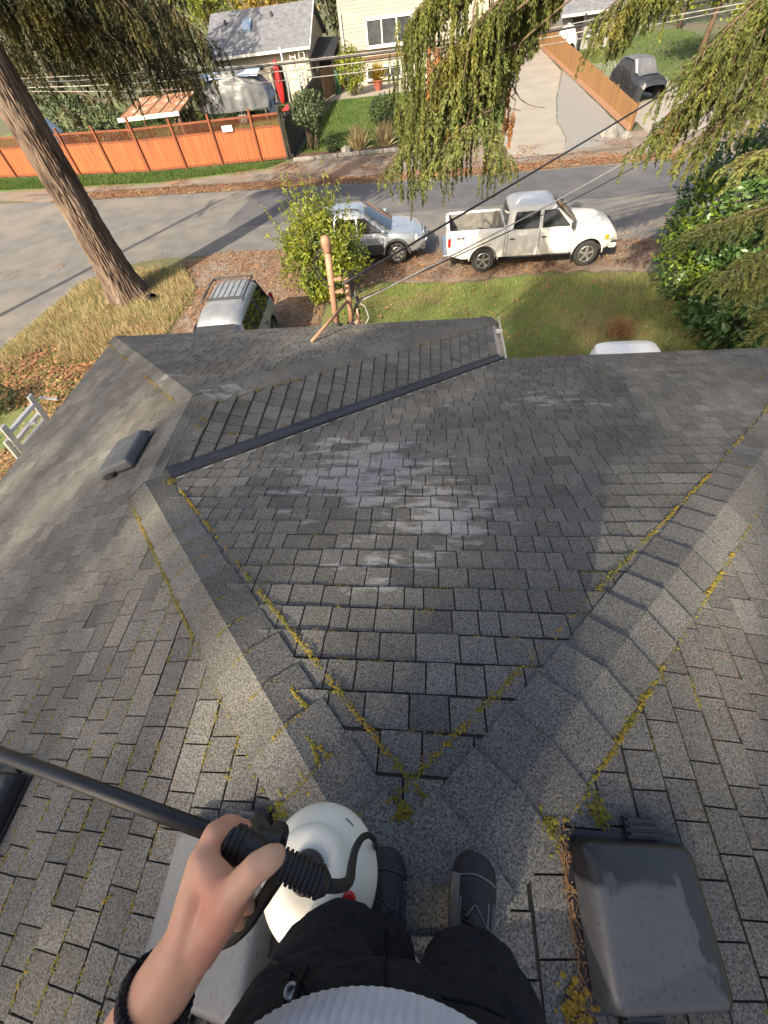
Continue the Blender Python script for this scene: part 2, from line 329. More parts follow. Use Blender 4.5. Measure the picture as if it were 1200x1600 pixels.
def ventmat(name, fade):
    """moulded black plastic, whitened by weather on top with a wet dark patch"""
    m = pm(name, (.017, .017, .019), (.012, .012, .014), .3, 30, 5, .12, 220, spec=.5, bdist=.002)
    N, L = nodes_of(m); b = N['Principled BSDF']; base = b.inputs['Base Color'].links[0].from_socket
    tc = N.new('ShaderNodeTexCoord'); sp = N.new('ShaderNodeSeparateXYZ'); L.new(tc.outputs['Object'], sp.inputs[0])
    n1 = N.new('ShaderNodeTexNoise'); n1.inputs['Scale'].default_value = 14; n1.inputs['Detail'].default_value = 6; L.new(tc.outputs['Object'], n1.inputs['Vector'])
    # wet/dry line runs across the hood with a ragged edge
    a = N.new('ShaderNodeMath'); a.operation = 'MULTIPLY_ADD'; L.new(n1.outputs['Fac'], a.inputs[0]); a.inputs[1].default_value = .12; L.new(sp.outputs['Y'], a.inputs[2])
    r1 = N.new('ShaderNodeMapRange'); L.new(a.outputs[0], r1.inputs[0]); r1.inputs[1].default_value = .155 if fade < .9 else .45; r1.inputs[2].default_value = .125 if fade < .9 else .4
    a2 = N.new('ShaderNodeMath'); a2.operation = 'MULTIPLY_ADD'; L.new(n1.outputs['Fac'], a2.inputs[0]); a2.inputs[1].default_value = .2; L.new(sp.outputs['X'], a2.inputs[2])
    a3 = N.new('ShaderNodeMath'); a3.operation = 'MULTIPLY_ADD'; L.new(sp.outputs['Y'], a3.inputs[0]); a3.inputs[1].default_value = .35; L.new(a2.outputs[0], a3.inputs[2])
    r2 = N.new('ShaderNodeMapRange'); L.new(a3.outputs[0], r2.inputs[0]); r2.inputs[1].default_value = .215 if fade < .9 else .6; r2.inputs[2].default_value = .2 if fade < .9 else .55
    mu = N.new('ShaderNodeMath'); mu.operation = 'MULTIPLY'; L.new(r1.outputs[0], mu.inputs[0]); L.new(r2.outputs[0], mu.inputs[1])
    n2 = N.new('ShaderNodeTexNoise'); n2.inputs['Scale'].default_value = 70; n2.inputs['Detail'].default_value = 5; L.new(tc.outputs['Object'], n2.inputs['Vector'])
    r3 = N.new('ShaderNodeMapRange'); L.new(n2.outputs['Fac'], r3.inputs[0]); r3.inputs[1].default_value = .2; r3.inputs[2].default_value = .45; r3.inputs[3].default_value = .35
    mu2 = N.new('ShaderNodeMath'); mu2.operation = 'MULTIPLY'; L.new(mu.outputs[0], mu2.inputs[0]); L.new(r3.outputs[0], mu2.inputs[1])
    mx = N.new('ShaderNodeMix'); mx.data_type = 'RGBA'; L.new(mu2.outputs[0], mx.inputs[0]); L.new(base, mx.inputs[6]); mx.inputs[7].default_value = (.07, .072, .078, 1) if fade < .9 else (.125, .128, .133, 1)
    L.new(mx.outputs[2], b.inputs['Base Color'])
    rr = N.new('ShaderNodeMapRange'); L.new(mu2.outputs[0], rr.inputs[0]); rr.inputs[3].default_value = .25; rr.inputs[4].default_value = .42
    L.new(rr.outputs[0], b.inputs['Roughness'])
    return m
def shinglemat(name='shingle_granules', cap=False):
    m = bpy.data.materials.new(name); m.use_nodes = True; N, L = nodes_of(m); b = N['Principled BSDF']
    b.inputs['Roughness'].default_value = .85; b.inputs['Specular IOR Level'].default_value = .35
    g = N.new('ShaderNodeNewGeometry'); pos = g.outputs['Position']
    def ns(s, d=3., v=pos, r=.55):
        n = N.new('ShaderNodeTexNoise'); n.inputs['Scale'].default_value = s; n.inputs['Detail'].default_value = d; n.inputs['Roughness'].default_value = r; L.new(v, n.inputs['Vector']); return n.outputs['Fac']
    def mr(v, a, c, lo=0., hi=1.):
        n = N.new('ShaderNodeMapRange'); n.inputs[1].default_value = a; n.inputs[2].default_value = c; n.inputs[3].default_value = lo; n.inputs[4].default_value = hi; L.new(v, n.inputs[0]); return n.outputs[0]
    def mix(f, a, c, mode='MIX'):
        n = N.new('ShaderNodeMix'); n.data_type = 'RGBA'; n.blend_type = mode
        for sk, val in ((n.inputs[0], f), (n.inputs[6], a), (n.inputs[7], c)):
            if hasattr(val, 'links'): L.new(val, sk)
            else: sk.default_value = val if not hasattr(val, '__len__') else (*val, 1.)
        return n.outputs[2]
    def math_(op, a, c):
        n = N.new('ShaderNodeMath'); n.operation = op
        for i, val in enumerate((a, c)):
            if hasattr(val, 'links'): L.new(val, n.inputs[i])
            else: n.inputs[i].default_value = val
        return n.outputs[0]
    gran = ns(150, 3., r=.8)
    base = mix(mr(gran, .37, .65), (.034, .033, .029), (.25, .242, .217))
    base = mix(mr(ns(2.3, 5.), .3, .7), base, mix(1., base, (.72, .72, .74), 'MULTIPLY'))
    base = mix(mr(ns(.55, 4.), .52, .75, 0, .55), base, mix(1., base, (1.15, 1.0, .78), 'MULTIPLY'))
    at = N.new('ShaderNodeAttribute'); at.attribute_name = 'tone'
    cc = N.new('ShaderNodeCombineColor'); [L.new(at.outputs['Fac'], cc.inputs[i]) for i in range(3)]
    base = mix(1., base, cc.outputs[0], 'MULTIPLY')
    # dried cleaning residue: chalky patches with ragged edges, streaked along the courses
    def patch(cx, cy, rx, ry, thr, sy=3.2):
        s = N.new('ShaderNodeSeparateXYZ'); L.new(pos, s.inputs[0])
        dx = math_('MULTIPLY', math_('SUBTRACT', s.outputs['X'], cx), 1/rx); dy = math_('MULTIPLY', math_('SUBTRACT', s.outputs['Y'], cy), 1/ry)
        d = math_('SQRT', math_('ADD', math_('MULTIPLY', dx, dx), math_('MULTIPLY', dy, dy)), 0.)
        mp = N.new('ShaderNodeMapping'); mp.inputs['Scale'].default_value = (1, sy, 1); L.new(pos, mp.inputs[0])
        n = ns(3.2, 7., mp.outputs[0], .65)
        v = math_('SUBTRACT', n, math_('MULTIPLY', d, .2))
        return mr(v, thr-.02, thr+.07)
    pm_ = None
    for a in ((-.45, 2.35, .75, .62, .37), (.15, 1.75, .5, .42, .39), (1.2, 3.7, 1.5, .7, .50), (-.1, 1.3, .5, .25, .45)) if not cap else ((-2.85, 3.85, .3, .3, .42), (-1.9, 3.35, .5, .25, .45)):
        q = patch(*a); pm_ = q if pm_ is None else math_('MAXIMUM', pm_, q)
    base = mix(math_('MULTIPLY', pm_, mr(gran, .3, .6, .2, .75)), base, (.33, .33, .325))
    L.new(base, b.inputs['Base Color'])
    bn = N.new('ShaderNodeBump'); bn.inputs['Strength'].default_value = .55; bn.inputs['Distance'].default_value = .004; L.new(gran, bn.inputs['Height']); L.new(bn.outputs[0], b.inputs['Normal'])
    return m
mats()
# ================================================================ the setting
def sheet(name, poly, z, mat, kind='structure', sub=0):
    b = MB(); b.add([(x, y, z) for x, y in poly], [tuple(range(len(poly)))])
    o = b.build(name, mat); o['kind'] = kind; return o
def ragged(pts, step=.35, amp=.12, seed=1):
    r = random.Random(seed); out = []
    for i in range(len(pts)):
        a = np.array(pts[i], float); c = np.array(pts[(i+1) % len(pts)], float); L_ = np.linalg.norm(c-a); n = max(1, int(min(L_, 60)/step))
        nr = np.array([-(c-a)[1], (c-a)[0]])/max(L_, 1e-6)
        for k in range(n):
            t = k/n; out.append(tuple(a+(c-a)*t+nr*(amp*r.uniform(-1, 1) if k else 0)))
    return out
sheet('ground', [(-900, -400), (900, -400), (900, 1600), (-900, 1600)], -.02, M['terrain'])
road_edge = [(-60, 17.3), (-14.2, 17.3), (-11.4, 18.3), (-8.4, 18.2), (-6.2, 17.9), (-3.4, 17.3), (.8, 16.7), (6, 16.7), (11, 16.9), (60, 17.2)]
sheet('road', ragged(road_edge+[(60, 25.2), (11, 25.2), (-2, 25.6), (-13, 26.8), (-22, 27.6), (-60, 30)], .4, .07), -.012, M['asphalt'])
sheet('road_patch', ragged([(-9.5, 21.1), (-1.3, 21.25), (8.6, 21.0), (30, 20.9), (30, 24.9), (11, 24.9), (-2, 25.3), (-9, 26.0)], .6, .03, 3), -.008, M['asphalt_new'])
sheet('side_road', ragged([(-23, -40), (-16.5, -40), (-15.2, 8), (-14.6, 12), (-14.1, 16.6), (-13, 17.6), (-13.4, 18.2), (-26.5, 18.2), (-23, 14)], .4, .06, 4), -.008, M['asphalt'])
sheet('dirt_shoulder', ragged([(-8.3, 7), (-3.4, 7), (-3.4, 13.6), (-1.6, 15.0), (1, 14.6), (4, 14.9), (7.4, 14.6), (9.2, 12.2), (14, 12.2), (14, 17.1), (6, 17.0), (.8, 16.95), (-3.4, 17.6), (-6.2, 18.3), (-8.6, 18.5), (-10, 17.9), (-9, 16)], .3, .14, 5), -.004, M['dirt'])
sheet('lawn_soil', ragged([(-3.3, 4), (9.5, 4), (9.5, 12.1), (7.4, 14.4), (4, 14.7), (1, 14.4), (-1.6, 14.8), (-3.3, 13.4)], .3, .14, 6), 0.0, M['soil'])
sheet('verge_soil', ragged([(-14.4, 4), (-8.4, 4), (-8.5, 15), (-10, 17.6), (-13.2, 17.3), (-14, 16.3), (-14.5, 12)], .3, .1, 7), 0.0, M['soil'])
sheet('far_shoulder', ragged([(-30, 29.5), (-22, 27.4), (-13, 26.6), (-2, 25.4), (11, 25.0), (60, 25.0), (60, 31), (11, 30), (4.5, 30.2), (-8.2, 30.6), (-9, 31), (-30, 33)], .4, .12, 8), -.008, M['shoulder'])
sheet('fence_verge', ragged([(-30, 30.6), (-16, 28.9), (-9.2, 29.6), (-8.2, 30.9), (-17.5, 31.3), (-31, 33.8)], .4, .15, 9), -.003, M['soil'])
sheet('driveway', ragged([(4.4, 26.6), (7.0, 27.6), (7.5, 30), (7.66, 33.5), (8.6, 39), (10.6, 48), (11.6, 75), (8.6, 75), (5.9, 48), (4.7, 33), (4.2, 30)], .5, .02, 10), 0.0, M['concrete'])
sheet('gravel_strip', ragged([(7.0, 27.7), (8.6, 28.0), (10.6, 29.5), (10.75, 40), (11.2, 50), (10.7, 48), (8.65, 39), (7.72, 33.5), (7.55, 30)], .4, .05, 11), -.003, M['gravel'])
sheet('neighbour_drive', ragged([(11.6, 29), (15.5, 29), (17, 50), (11.8, 50)], .5, .05, 12), -.004, M['concrete'])
sheet('garden_soil', [(-8.0, 31.0), (4.3, 31.0), (4.9, 36), (5.6, 47), (-7.9, 47)], -.002, M['soil'])
sheet('mulch_bed', ragged([(-8.0, 30.8), (3.9, 30.8), (3.8, 32.1), (-3, 31.9), (-7.9, 32.2)], .4, .1, 13), .004, M['mulch'])
sheet('patio', [(-8.3, 47.0), (5.6, 47.2), (5.6, 52), (-8.3, 52)], .002, M['concrete'])
sheet('back_garden_soil', [(-40, 33.9), (-9, 31.4), (-9.2, 60), (-40, 60)], -.004, M['soil'])
b = MB()
for k in range(9):
    x0 = -7.95+k*1.35; b = MB(); b.box((x0+.66, 30.72, .07), (1.30, .2, .17)); o = b.build('kerb_stone' if k == 0 else 'kerb_stone', M['stone'], bevel=.02)
    tag(o, ('grey concrete edging block at the foot of the dark fence', 'second edging block from the dark fence', 'third edging block from the dark fence, by the pale rock', 'fourth edging block from the dark fence, by the straw grass clump', 'edging block below the second straw grass clump', 'first edging block under the drooping conifer', 'edging block in the middle of the drooping conifer', 'second last edging block towards the driveway', 'last edging block beside the concrete driveway')[k], 'kerb', 'edging blocks of the garden bed')

# ---- uncountable ground cover
def scatter(poly, n, seed):
    r = np.random.default_rng(seed); P = np.array(poly, float); lo, hi = P.min(0), P.max(0); out = []
    while sum(map(len, out)) < n:
        q = lo+(hi-lo)*r.random((n*2, 2)); ins = np.zeros(len(q), bool); j = len(P)-1
        for i in range(len(P)):
            c = ((P[i, 1] > q[:, 1]) != (P[j, 1] > q[:, 1])) & (q[:, 0] < (P[j, 0]-P[i, 0])*(q[:, 1]-P[i, 1])/(P[j, 1]-P[i, 1]+1e-12)+P[i, 0]); ins ^= c; j = i
        out.append(q[ins])
    return np.concatenate(out)[:n]
def fbm2(q, s):
    return np.array([mnoise.noise((x*s, y*s, 3.1)) for x, y in q])
def blades(name, poly, n, h, wd, mat, seed, z=0., lean=.5, label=None, cat='grass', keep=None, clump=0):
    r = np.random.default_rng(seed); q = scatter(poly, n, seed)
    if keep is not None: q = q[keep(q)]
    n = len(q); hh = h*(.45+.9*r.random(n)); a = r.random(n)*2*np.pi; la = r.random(n)*2*np.pi; ll = lean*hh*r.random(n)
    T = np.zeros((n, 3, 3)); w2 = wd*(.6+.8*r.random(n))
    T[:, 0, 0] = q[:, 0]-np.cos(a)*w2/2; T[:, 0, 1] = q[:, 1]-np.sin(a)*w2/2
    T[:, 1, 0] = q[:, 0]+np.cos(a)*w2/2; T[:, 1, 1] = q[:, 1]+np.sin(a)*w2/2
    T[:, 2, 0] = q[:, 0]+np.cos(la)*ll; T[:, 2, 1] = q[:, 1]+np.sin(la)*ll; T[:, 2, 2] = hh; T[:, :, 2] += z
    o = tris(name, T, mat, tone=.55+.9*r.random(n)); return tag(o, label, cat, kind='stuff')
def leaves_on_ground(name, poly, n, s, mat, seed, label, z=.01, keep=None):
    r = np.random.default_rng(seed); q = scatter(poly, n, seed)
    if keep is not None: q = q[keep(q)]
    n = len(q); a = r.random(n)*2*np.pi; L_ = s*(.5+r.random(n)); wd = L_*(.45+.3*r.random(n))
    e = np.stack([np.cos(a), np.sin(a), .5*(r.random(n)-.5)], -1); f = np.stack([-np.sin(a), np.cos(a), .9*(r.random(n)-.5)], -1)
    c = np.concatenate([q, (z+.02*r.random(n))[:, None]], 1)
    Q = np.stack([c-e*L_[:, None]/2, c+f*wd[:, None]/2+[0, 0, .012], c+e*L_[:, None]/2, c-f*wd[:, None]/2+[0, 0, .012]], 1)
    o = quads(name, Q, mat, tone=.4+1.1*r.random(n)); return tag(o, label, 'leaves', kind='stuff')
LAWN = [(-3.2, 4.5), (9.3, 4.5), (9.3, 12.0), (7.3, 14.4), (4, 14.7), (1, 14.45), (-1.6, 14.8), (-3.1, 13.2)]
blades('lawn_grass', LAWN, 95000, .075, .014, M['grass'], 21, label='patchy green lawn between the house and the pickup', keep=lambda q: fbm2(q, .7) > -.6)
blades('dry_lawn_grass', LAWN, 16000, .11, .012, M['straw'], 22, label='dry straw coloured blades mixed into the front lawn', keep=lambda q: (fbm2(q, .45) > -.05) | (q[:, 0] > 5.5))
VERGE = [(-14.3, 5), (-8.6, 5), (-8.6, 15.2), (-10, 17.3), (-13, 17.2), (-14.0, 16.2), (-14.4, 12)]
blades('verge_straw', VERGE, 42000, .21, .016, M['straw'], 23, lean=.9, label='long dry straw grass on the verge round the big trunk', keep=lambda q: (q[:, 1]-11.0+2*fbm2(q, .6) > 0))
blades('verge_grass', VERGE, 15000, .12, .016, M['grass'], 24, label='thin green grass of the verge beside the side road', keep=lambda q: fbm2(q, .5) > -.1)
leaves_on_ground('trunk_leaves', VERGE, 2200, .09, M['litter'], 37, 'leaves caught in the straw grass round the big trunk', z=.12, keep=lambda q: fbm2(q, .8) > 0)
blades('fence_strip_grass', [(-30, 31.0), (-16, 29.1), (-9.4, 29.8), (-8.4, 30.9), (-17.5, 31.2), (-30.5, 33.4)], 26000, .14, .03, M['grass_far'], 25, label='sunlit green grass strip along the foot of the orange fence')
blades('garden_grass', [(-7.9, 32.0), (3.9, 32.0), (4.9, 36), (5.5, 46.9), (-7.8, 46.9)], 60000, .09, .04, M['grass_far'], 26, label='smooth bright green lawn in front of the cream house')
blades('back_garden_grass', [(-30, 34.4), (-9.4, 31.8), (-9.4, 48), (-30, 48)], 26000, .13, .05, M['grass_far'], 27, label='green grass behind the orange fence')
blades('far_right_grass', [(11.5, 40), (24, 40), (24, 62), (11.9, 62)], 16000, .12, .05, M['grass_far'], 28, label='sunny patch of grass behind the right hand fence')
blades('right_verge_grass', [(9.4, 17), (20, 17), (20, 26), (12, 26)], 200, .1, .03, M['straw'], 29, label='sparse dry blades at the road edge beside the laurel')
leaves_on_ground('shoulder_leaves', [(-8.3, 8), (-3.5, 8), (-3.4, 13.6), (-1.6, 15), (7.4, 14.7), (9.2, 12.4), (12, 12.4), (12, 17), (.8, 17.0), (-3.4, 17.8), (-8.5, 18.6), (-10, 17.7)], 17000, .07, M['litter'], 31, 'brown fallen leaves over the dirt where the cars are parked', keep=lambda q: fbm2(q, .5) > -.25)
leaves_on_ground('verge_leaves', [(-14.3, 5), (-8.5, 5), (-8.5, 12), (-10, 13.5), (-14.3, 11)], 11000, .11, M['litter'], 32, 'orange leaves drifted over the verge near the ladder', keep=lambda q: fbm2(q, .45) > -.3)
leaves_on_ground('kerb_leaves', [(-22, 27.2), (-13, 26.5), (-2, 25.4), (12, 25.0), (12, 26.0), (-2, 26.6), (-13, 27.8), (-22, 28.6)], 16000, .08, M['litter'], 33, 'line of orange leaves along the far edge of the road')
leaves_on_ground('far_shoulder_leaves', [(-20, 28), (4, 26), (10, 26), (10.5, 29), (-8, 30.5), (-20, 30)], 9000, .08, M['litter'], 34, 'scattered leaves on the far gravel shoulder', keep=lambda q: fbm2(q, .4) > 0)
leaves_on_ground('road_leaves', [(-24, 17.4), (12, 17.2), (12, 20), (-24, 20)], 2600, .07, M['litter'], 35, 'few leaves blown onto the near lane of the road', z=-.002, keep=lambda q: fbm2(q, .5)+(18.4-q[:, 1])*.3 > 0.05)
leaves_on_ground('lawn_leaves', LAWN, 900, .1, M['litter'], 36, 'odd orange leaves lying on the front lawn', z=.05)
# ================================================================ the house under the photographer
ZA, PS, EV, XR, YR = 5.2, 0.36711, 5.3041, 2.1412, 3.2228
YW = YR+EV-XR; ZE = ZA-PS*EV; XW = EV-2*XR; YB = -9.0
house = thing('house', (0, 0, 0), 'single storey house whose grey shingled hip roof fills the foreground', 'house')
# walls
b = MB()
b.box((0, (YB+EV)/2-.25, ZE/2-.02), (2*(EV-.55), EV-YB-.9, ZE-.06)); b.build('wall', M['housewall'], house)
b = MB(); b.box(((-EV+XW)/2, (YW+EV)/2-.3, ZE/2-.02), (XW+EV-1.1, YW-EV+.3, ZE-.06)); b.build('wall', M['housewall'], house)
FACES = {
    'front': (lambda x, y: ZA-PS*y, 'x', 'y', 1, [((0, -1), -EV), ((-1, 1), 0), ((1, 1), 0), ((1, -1), -2*XR)], (0, EV)),
    'left_upper': (lambda x, y: ZA+PS*x, 'y', 'x', -1, [((-1, -1), 0), ((1, 0), -XR), ((0, 1), -6.0)], (0, XR)),
    'left_lower': (lambda x, y: ZA+PS*x, 'y', 'x', -1, [((1, 0), -EV), ((-1, 0), XR), ((-1, -1), -YR+XR), ((0, 1), -6.0)], (XR, EV)),
    'right': (lambda x, y: ZA-PS*x, 'y', 'x', 1, [((-1, 0), -EV), ((1, -1), 0), ((0, 1), -6.0)], (0, EV)),
    'wing_front': (lambda x, y: ZA-PS*XR-PS*(y-YR), 'x', 'y', 1, [((0, -1), -YW), ((1, 1), YR-XR), ((-1, 1), YR+XR)], (YR, YW)),
    'wing_right': (lambda x, y: ZA-2*PS*XR-PS*x, 'y', 'x', 1, [((-1, 0), -XW), ((1, -1), -XR-YR), ((-1, 1), 2*XR), ((1, 0), -XR)], (-XR, XW)),
}
# halfplane (n, d): keep n.p >= d
def clip(poly, hp):
    for (nx, ny), d in hp:
        out = []
        for i in range(len(poly)):
            a, c = poly[i], poly[(i+1) % len(poly)]; fa = nx*a[0]+ny*a[1]-d; fc = nx*c[0]+ny*c[1]-d
            if fa >= 0: out.append(a)
            if (fa >= 0) != (fc >= 0):
                t = fa/(fa-fc); out.append((a[0]+(c[0]-a[0])*t, a[1]+(c[1]-a[1])*t))
        poly = out
        if len(poly) < 3: return None
    return poly
# roof deck under the shingles
b = MB()
for nm, (zf, ua, va, sg, hp, vr) in FACES.items():
    big = [(-20, YB), (20, YB), (20, 20), (-20, 20)]
    hp2 = [h for h in hp if h[0] != (0, 1)]
    pl = clip(big, hp2)
    if pl: b.add([(x, y, zf(x, y)-.004) for x, y in pl], [tuple(range(len(pl)))])
roof = b.build('roof', M['deck'], house)
# shingles
e_p = .143/math.sqrt(1+PS*PS); tabs = []
rs = random.Random(5)
for nm, (zf, ua, va, sg, hp, (v0, v1)) in FACES.items():
    nC = int(math.ceil(abs(v1-v0)/e_p)); gp = {'wing_right': .0045, 'front': .0034, 'wing_front': .004}.get(nm, .0028)
    for k in range(-1, nC+1):
        vb = v1-(nC-k-1)*e_p      # courses are set out from the eave upwards
        if vb > v1+1e-6: break
        va_ = vb-e_p
        u = -9.5+rs.random()*.2; skew = rs.uniform(-.004, .004)
        while u < 9.5:
            wd = rs.choice((.095, .115, .13, .14, .155, .175))*rs.uniform(.93, 1.07); u1 = u+wd
            va2 = va_+{'wing_right': .008, 'front': .012, 'wing_front': .010}.get(nm, .014); vb2 = vb+rs.uniform(-.004, .005)
            def P_(uu, vv): return (uu, sg*vv) if ua == 'x' else (sg*vv, uu)
            pl = [P_(u+gp, va2), P_(u1-gp, va2), P_(u1-gp+skew, vb2), P_(u+gp+skew, vb2)]
            u = u1
            pl = clip(pl, hp)
            if pl is None: continue
            ar = abs(sum(pl[i][0]*pl[(i+1) % len(pl)][1]-pl[(i+1) % len(pl)][0]*pl[i][1] for i in range(len(pl))))/2
            if ar < .0004: continue
            tabs.append((nm, pl, va_, vb, rs.uniform(-1, 1), rs.uniform(0, 1)))
def tab_geo(t):
    nm, pl, va0, vb0, r1, r2 = t; zf, ua, va, sg = FACES[nm][:4]
    rise = (.007 if nm in ('left_upper', 'left_lower', 'right') else .012)+.004*r2
    top = []
    for (x, y) in pl:
        v = sg*(y if ua == 'x' else x); f = min(1.05, max(0, (v-va0)/(vb0-va0)))
        top.append((x, y, zf(x, y)+.002+rise*f+.0015*r1))
    n = len(pl); bot = [(x, y, zf(x, y)-.003) for x, y in pl]
    # keep faces upward
    A = sum(pl[i][0]*pl[(i+1) % n][1]-pl[(i+1) % n][0]*pl[i][1] for i in range(n))
    if A < 0: top.reverse(); bot.reverse()
    vs = top+bot; fs = [tuple(range(n))]+[(i, n+i, n+(i+1) % n, (i+1) % n) for i in range(n)]
    return vs, fs, .8+.3*r2+.12*r1
cen = np.array([[sum(p[0] for p in t[1])/len(t[1]), sum(p[1] for p in t[1])/len(t[1])] for t in tabs])
cz = np.array([FACES[t[0]][0](c[0], c[1]) for t, c in zip(tabs, cen)])
px = topx(np.column_stack([cen, cz])); ins = (px[:, 2] > 0) & (px[:, 0] > -20) & (px[:, 0] < 1220) & (px[:, 1] > 0) & (px[:, 1] < 1620)
under = (px[:, 0] > 330) & (px[:, 0] < 850) & (px[:, 1] > 1420)
dist = np.where(ins & ~under, px[:, 2], 1e3); order = np.argsort(dist); near = set(order[:300].tolist())
groups = {}
for i, t in enumerate(tabs):
    vs, fs, tone = tab_geo(t)
    if i in near:
        mk('shingle', vs, fs, M['shingle'], roof, tone=[tone]*len(fs))
    else:
        g = groups.setdefault(t[0], MB()); g.add(vs, fs, tone)
for nm, g in groups.items():
    o = g.build('shingles', M['shingle'], roof, tone=True); o['kind'] = 'stuff'
# ridge and hip caps
def hipcaps(a, c, n1, n2, expo=.2, w=.162, start=.0, first_tone=1., lf=1.):
    a = np.asarray(a, float); c = np.asarray(c, float); d = unit(c-a); L_ = np.linalg.norm(c-a); k = 0; s = start
    n1 = unit(n1); n2 = unit(n2); s1 = unit(np.cross(d, n1)); s2 = -unit(np.cross(d, n2))
    if s1 @ (n1*[1, 1, 0]) < 0: s1 = -s1
    if s2 @ (n2*[1, 1, 0]) < 0: s2 = -s2
    up = unit(n1+n2)
    while s < L_-.01:
        e1 = min(s+expo, L_); r = random.Random(int(s*1000)+int(a[0]*77)+int(c[0]*31)); jig = r.uniform(-.006, .006)
        rows = []
        for t, lift in ((s-.03, .006), (s+.35*expo, .006+.009*lf), (e1+.004, .006+lf*(.019+r.uniform(0, .010)))):
            p = a+d*t; row = []
            for q, hh in ((1., .003), (.72, .006), (.4, .008), (.14, .009)): row.append(p+s1*(w*q+jig)+n1*(lift*.6+hh))
            row.append(p+up*(lift*.75+.010))
            for q, hh in ((.14, .009), (.4, .008), (.72, .006), (1., .003)): row.append(p+s2*(w*q-jig)+n2*(lift*.6+hh))
            rows.append(row)
        m = len(rows[0]); skirt = [q-up*.03 for q in rows[2]]; el = [r_[0]-n1*.03 for r_ in rows]; er = [r_[-1]-n2*.03 for r_ in rows]
        vs = [q for r_ in rows for q in r_]+skirt+el+er; fs = []
        for i in range(2):
            for j in range(m-1): fs.append((i*m+j, i*m+j+1, (i+1)*m+j+1, (i+1)*m+j))
        o1 = 3*m; o2 = 4*m; o3 = o2+3
        for j in range(m-1): fs.append((2*m+j, 2*m+j+1, o1+j+1, o1+j))
        for i in range(2):
            fs.append((i*m, (i+1)*m, o2+i+1, o2+i)); fs.append((i*m+m-1, (i+1)*m+m-1, o3+i+1, o3+i))
        # outward normals
        v0, v1, v2 = np.array(vs[fs[0][0]]), np.array(vs[fs[0][1]]), np.array(vs[fs[0][2]])
        if np.cross(v1-v0, v2-v0)[2] < 0: fs = [tuple(reversed(f)) for f in fs]
        o = mk('ridge_cap', vs, fs, M['cap'], roof, smooth=True, tone=[first_tone*(.82+.36*r.random())]*len(fs))
        o.data.set_sharp_from_angle(angle=math.radians(18))
        s += expo; k += 1
nF, nL, nR = (0, PS, 1), (-PS, 0, 1), (PS, 0, 1)
hipcaps((.0, .0, ZA), (EV, EV, ZE), nF, nR, start=.08, lf=1.2)
hipcaps((.0, .0, ZA), (-XR, XR, ZA-PS*XR), nF, nL, start=.08, lf=.95)
hipcaps((-XR, XR-.02, ZA-PS*XR), (-XR, YR, ZA-PS*XR), nR, nL, lf=.25)
hipcaps((-XR, YR, ZA-PS*XR), (-EV, YW, ZE), nF, nL, lf=.25)
hipcaps((-XR, YR, ZA-PS*XR), (XW, YW, ZE), nF, nR, start=.04, lf=.4)
hipcaps((0, -6.0, ZA), (0, .1, ZA), nR, nL)
# valley flashing
va = np.array([-XR+.12, XR+.12, ZA-PS*(XR+.12)]); vc = np.array([XW, EV, ZE]); vd = unit(vc-va); vn = unit(np.array([PS*.5, PS*.5, 1])); vs_ = unit(np.cross(vn, vd))
b = MB(); prof = [(-.075, .022), (-.07, .05), (-.045, .056), (-.03, .046), (0, .042), (.03, .046), (.045, .055), (.062, .05), (.066, .02)]
b.loft([[p+vs_*q+vn*h for q, h in prof] for p in (va, va+(vc-va)*.5, vc+vd*.04)], closed=False, caps=False)
b.build('valley_flashing', M['flashing'], roof, auto=35)
b = MB(); sd = -1 if (vs_ @ np.array([1, -1, 0])) < 0 else 1
b.bar(va+vs_*sd*.085+vn*.024, vc+vs_*sd*.085+vn*.024, .014, .012, up=vn); b.build('sealant_bead', M['sealant'], roof)
# fascia and gutters along the eaves
def eave(a, c, out, name='fascia', mat='fascia'):
    a = np.array(a, float); c = np.array(c, float); o_ = np.array(out, float); b = MB()
    b.bar(a+o_*.012+np.array([0, 0, -.075]), c+o_*.012+np.array([0, 0, -.075]), .02, .14); return b.build(name, M[mat], house)
def gutter(a, c, out, wdt=.11):
    a = np.array(a, float); c = np.array(c, float); o_ = np.array(out, float); rings = []
    for p in (a, c):
        rings.append([p+o_*u+np.array([0, 0, h]) for u, h in ((.03, -.0), (.03, -.1), (.05, -.12), (wdt-.02, -.12), (wdt, -.09), (wdt, -.0), (wdt-.02, 0.004), (wdt-.012, -.006), (wdt-.012, -.085), (wdt-.025, -.106), (.055, -.106), (.042, -.09), (.042, -.0))])
    b = MB(); b.loft(rings, closed=True, caps=True); return b.build('gutter', M['gutter'], house)
eave((XW, EV, ZE), (EV, EV, ZE), (0, 1, 0)); eave((-EV, YW, ZE), (XW, YW, ZE), (0, 1, 0)); eave((XW, EV, ZE), (XW, YW, ZE), (1, 0, 0)); eave((-EV, YB, ZE), (-EV, YW, ZE), (-1, 0, 0)); eave((EV, YB, ZE), (EV, EV, ZE), (1, 0, 0))
gutter((XW, EV+.02, ZE-.005), (XW, YW+.05, ZE-.005), (1, 0, 0), .13)
gutter((-EV-.02, YW, ZE-.02), (XW, YW, ZE-.02), (0, 1, 0), .06)
b = MB(); b.box((XW+.085, EV+.75, ZE-.03), (.12, .03, .05)); b.build('gutter_bracket', M['trim'], house)
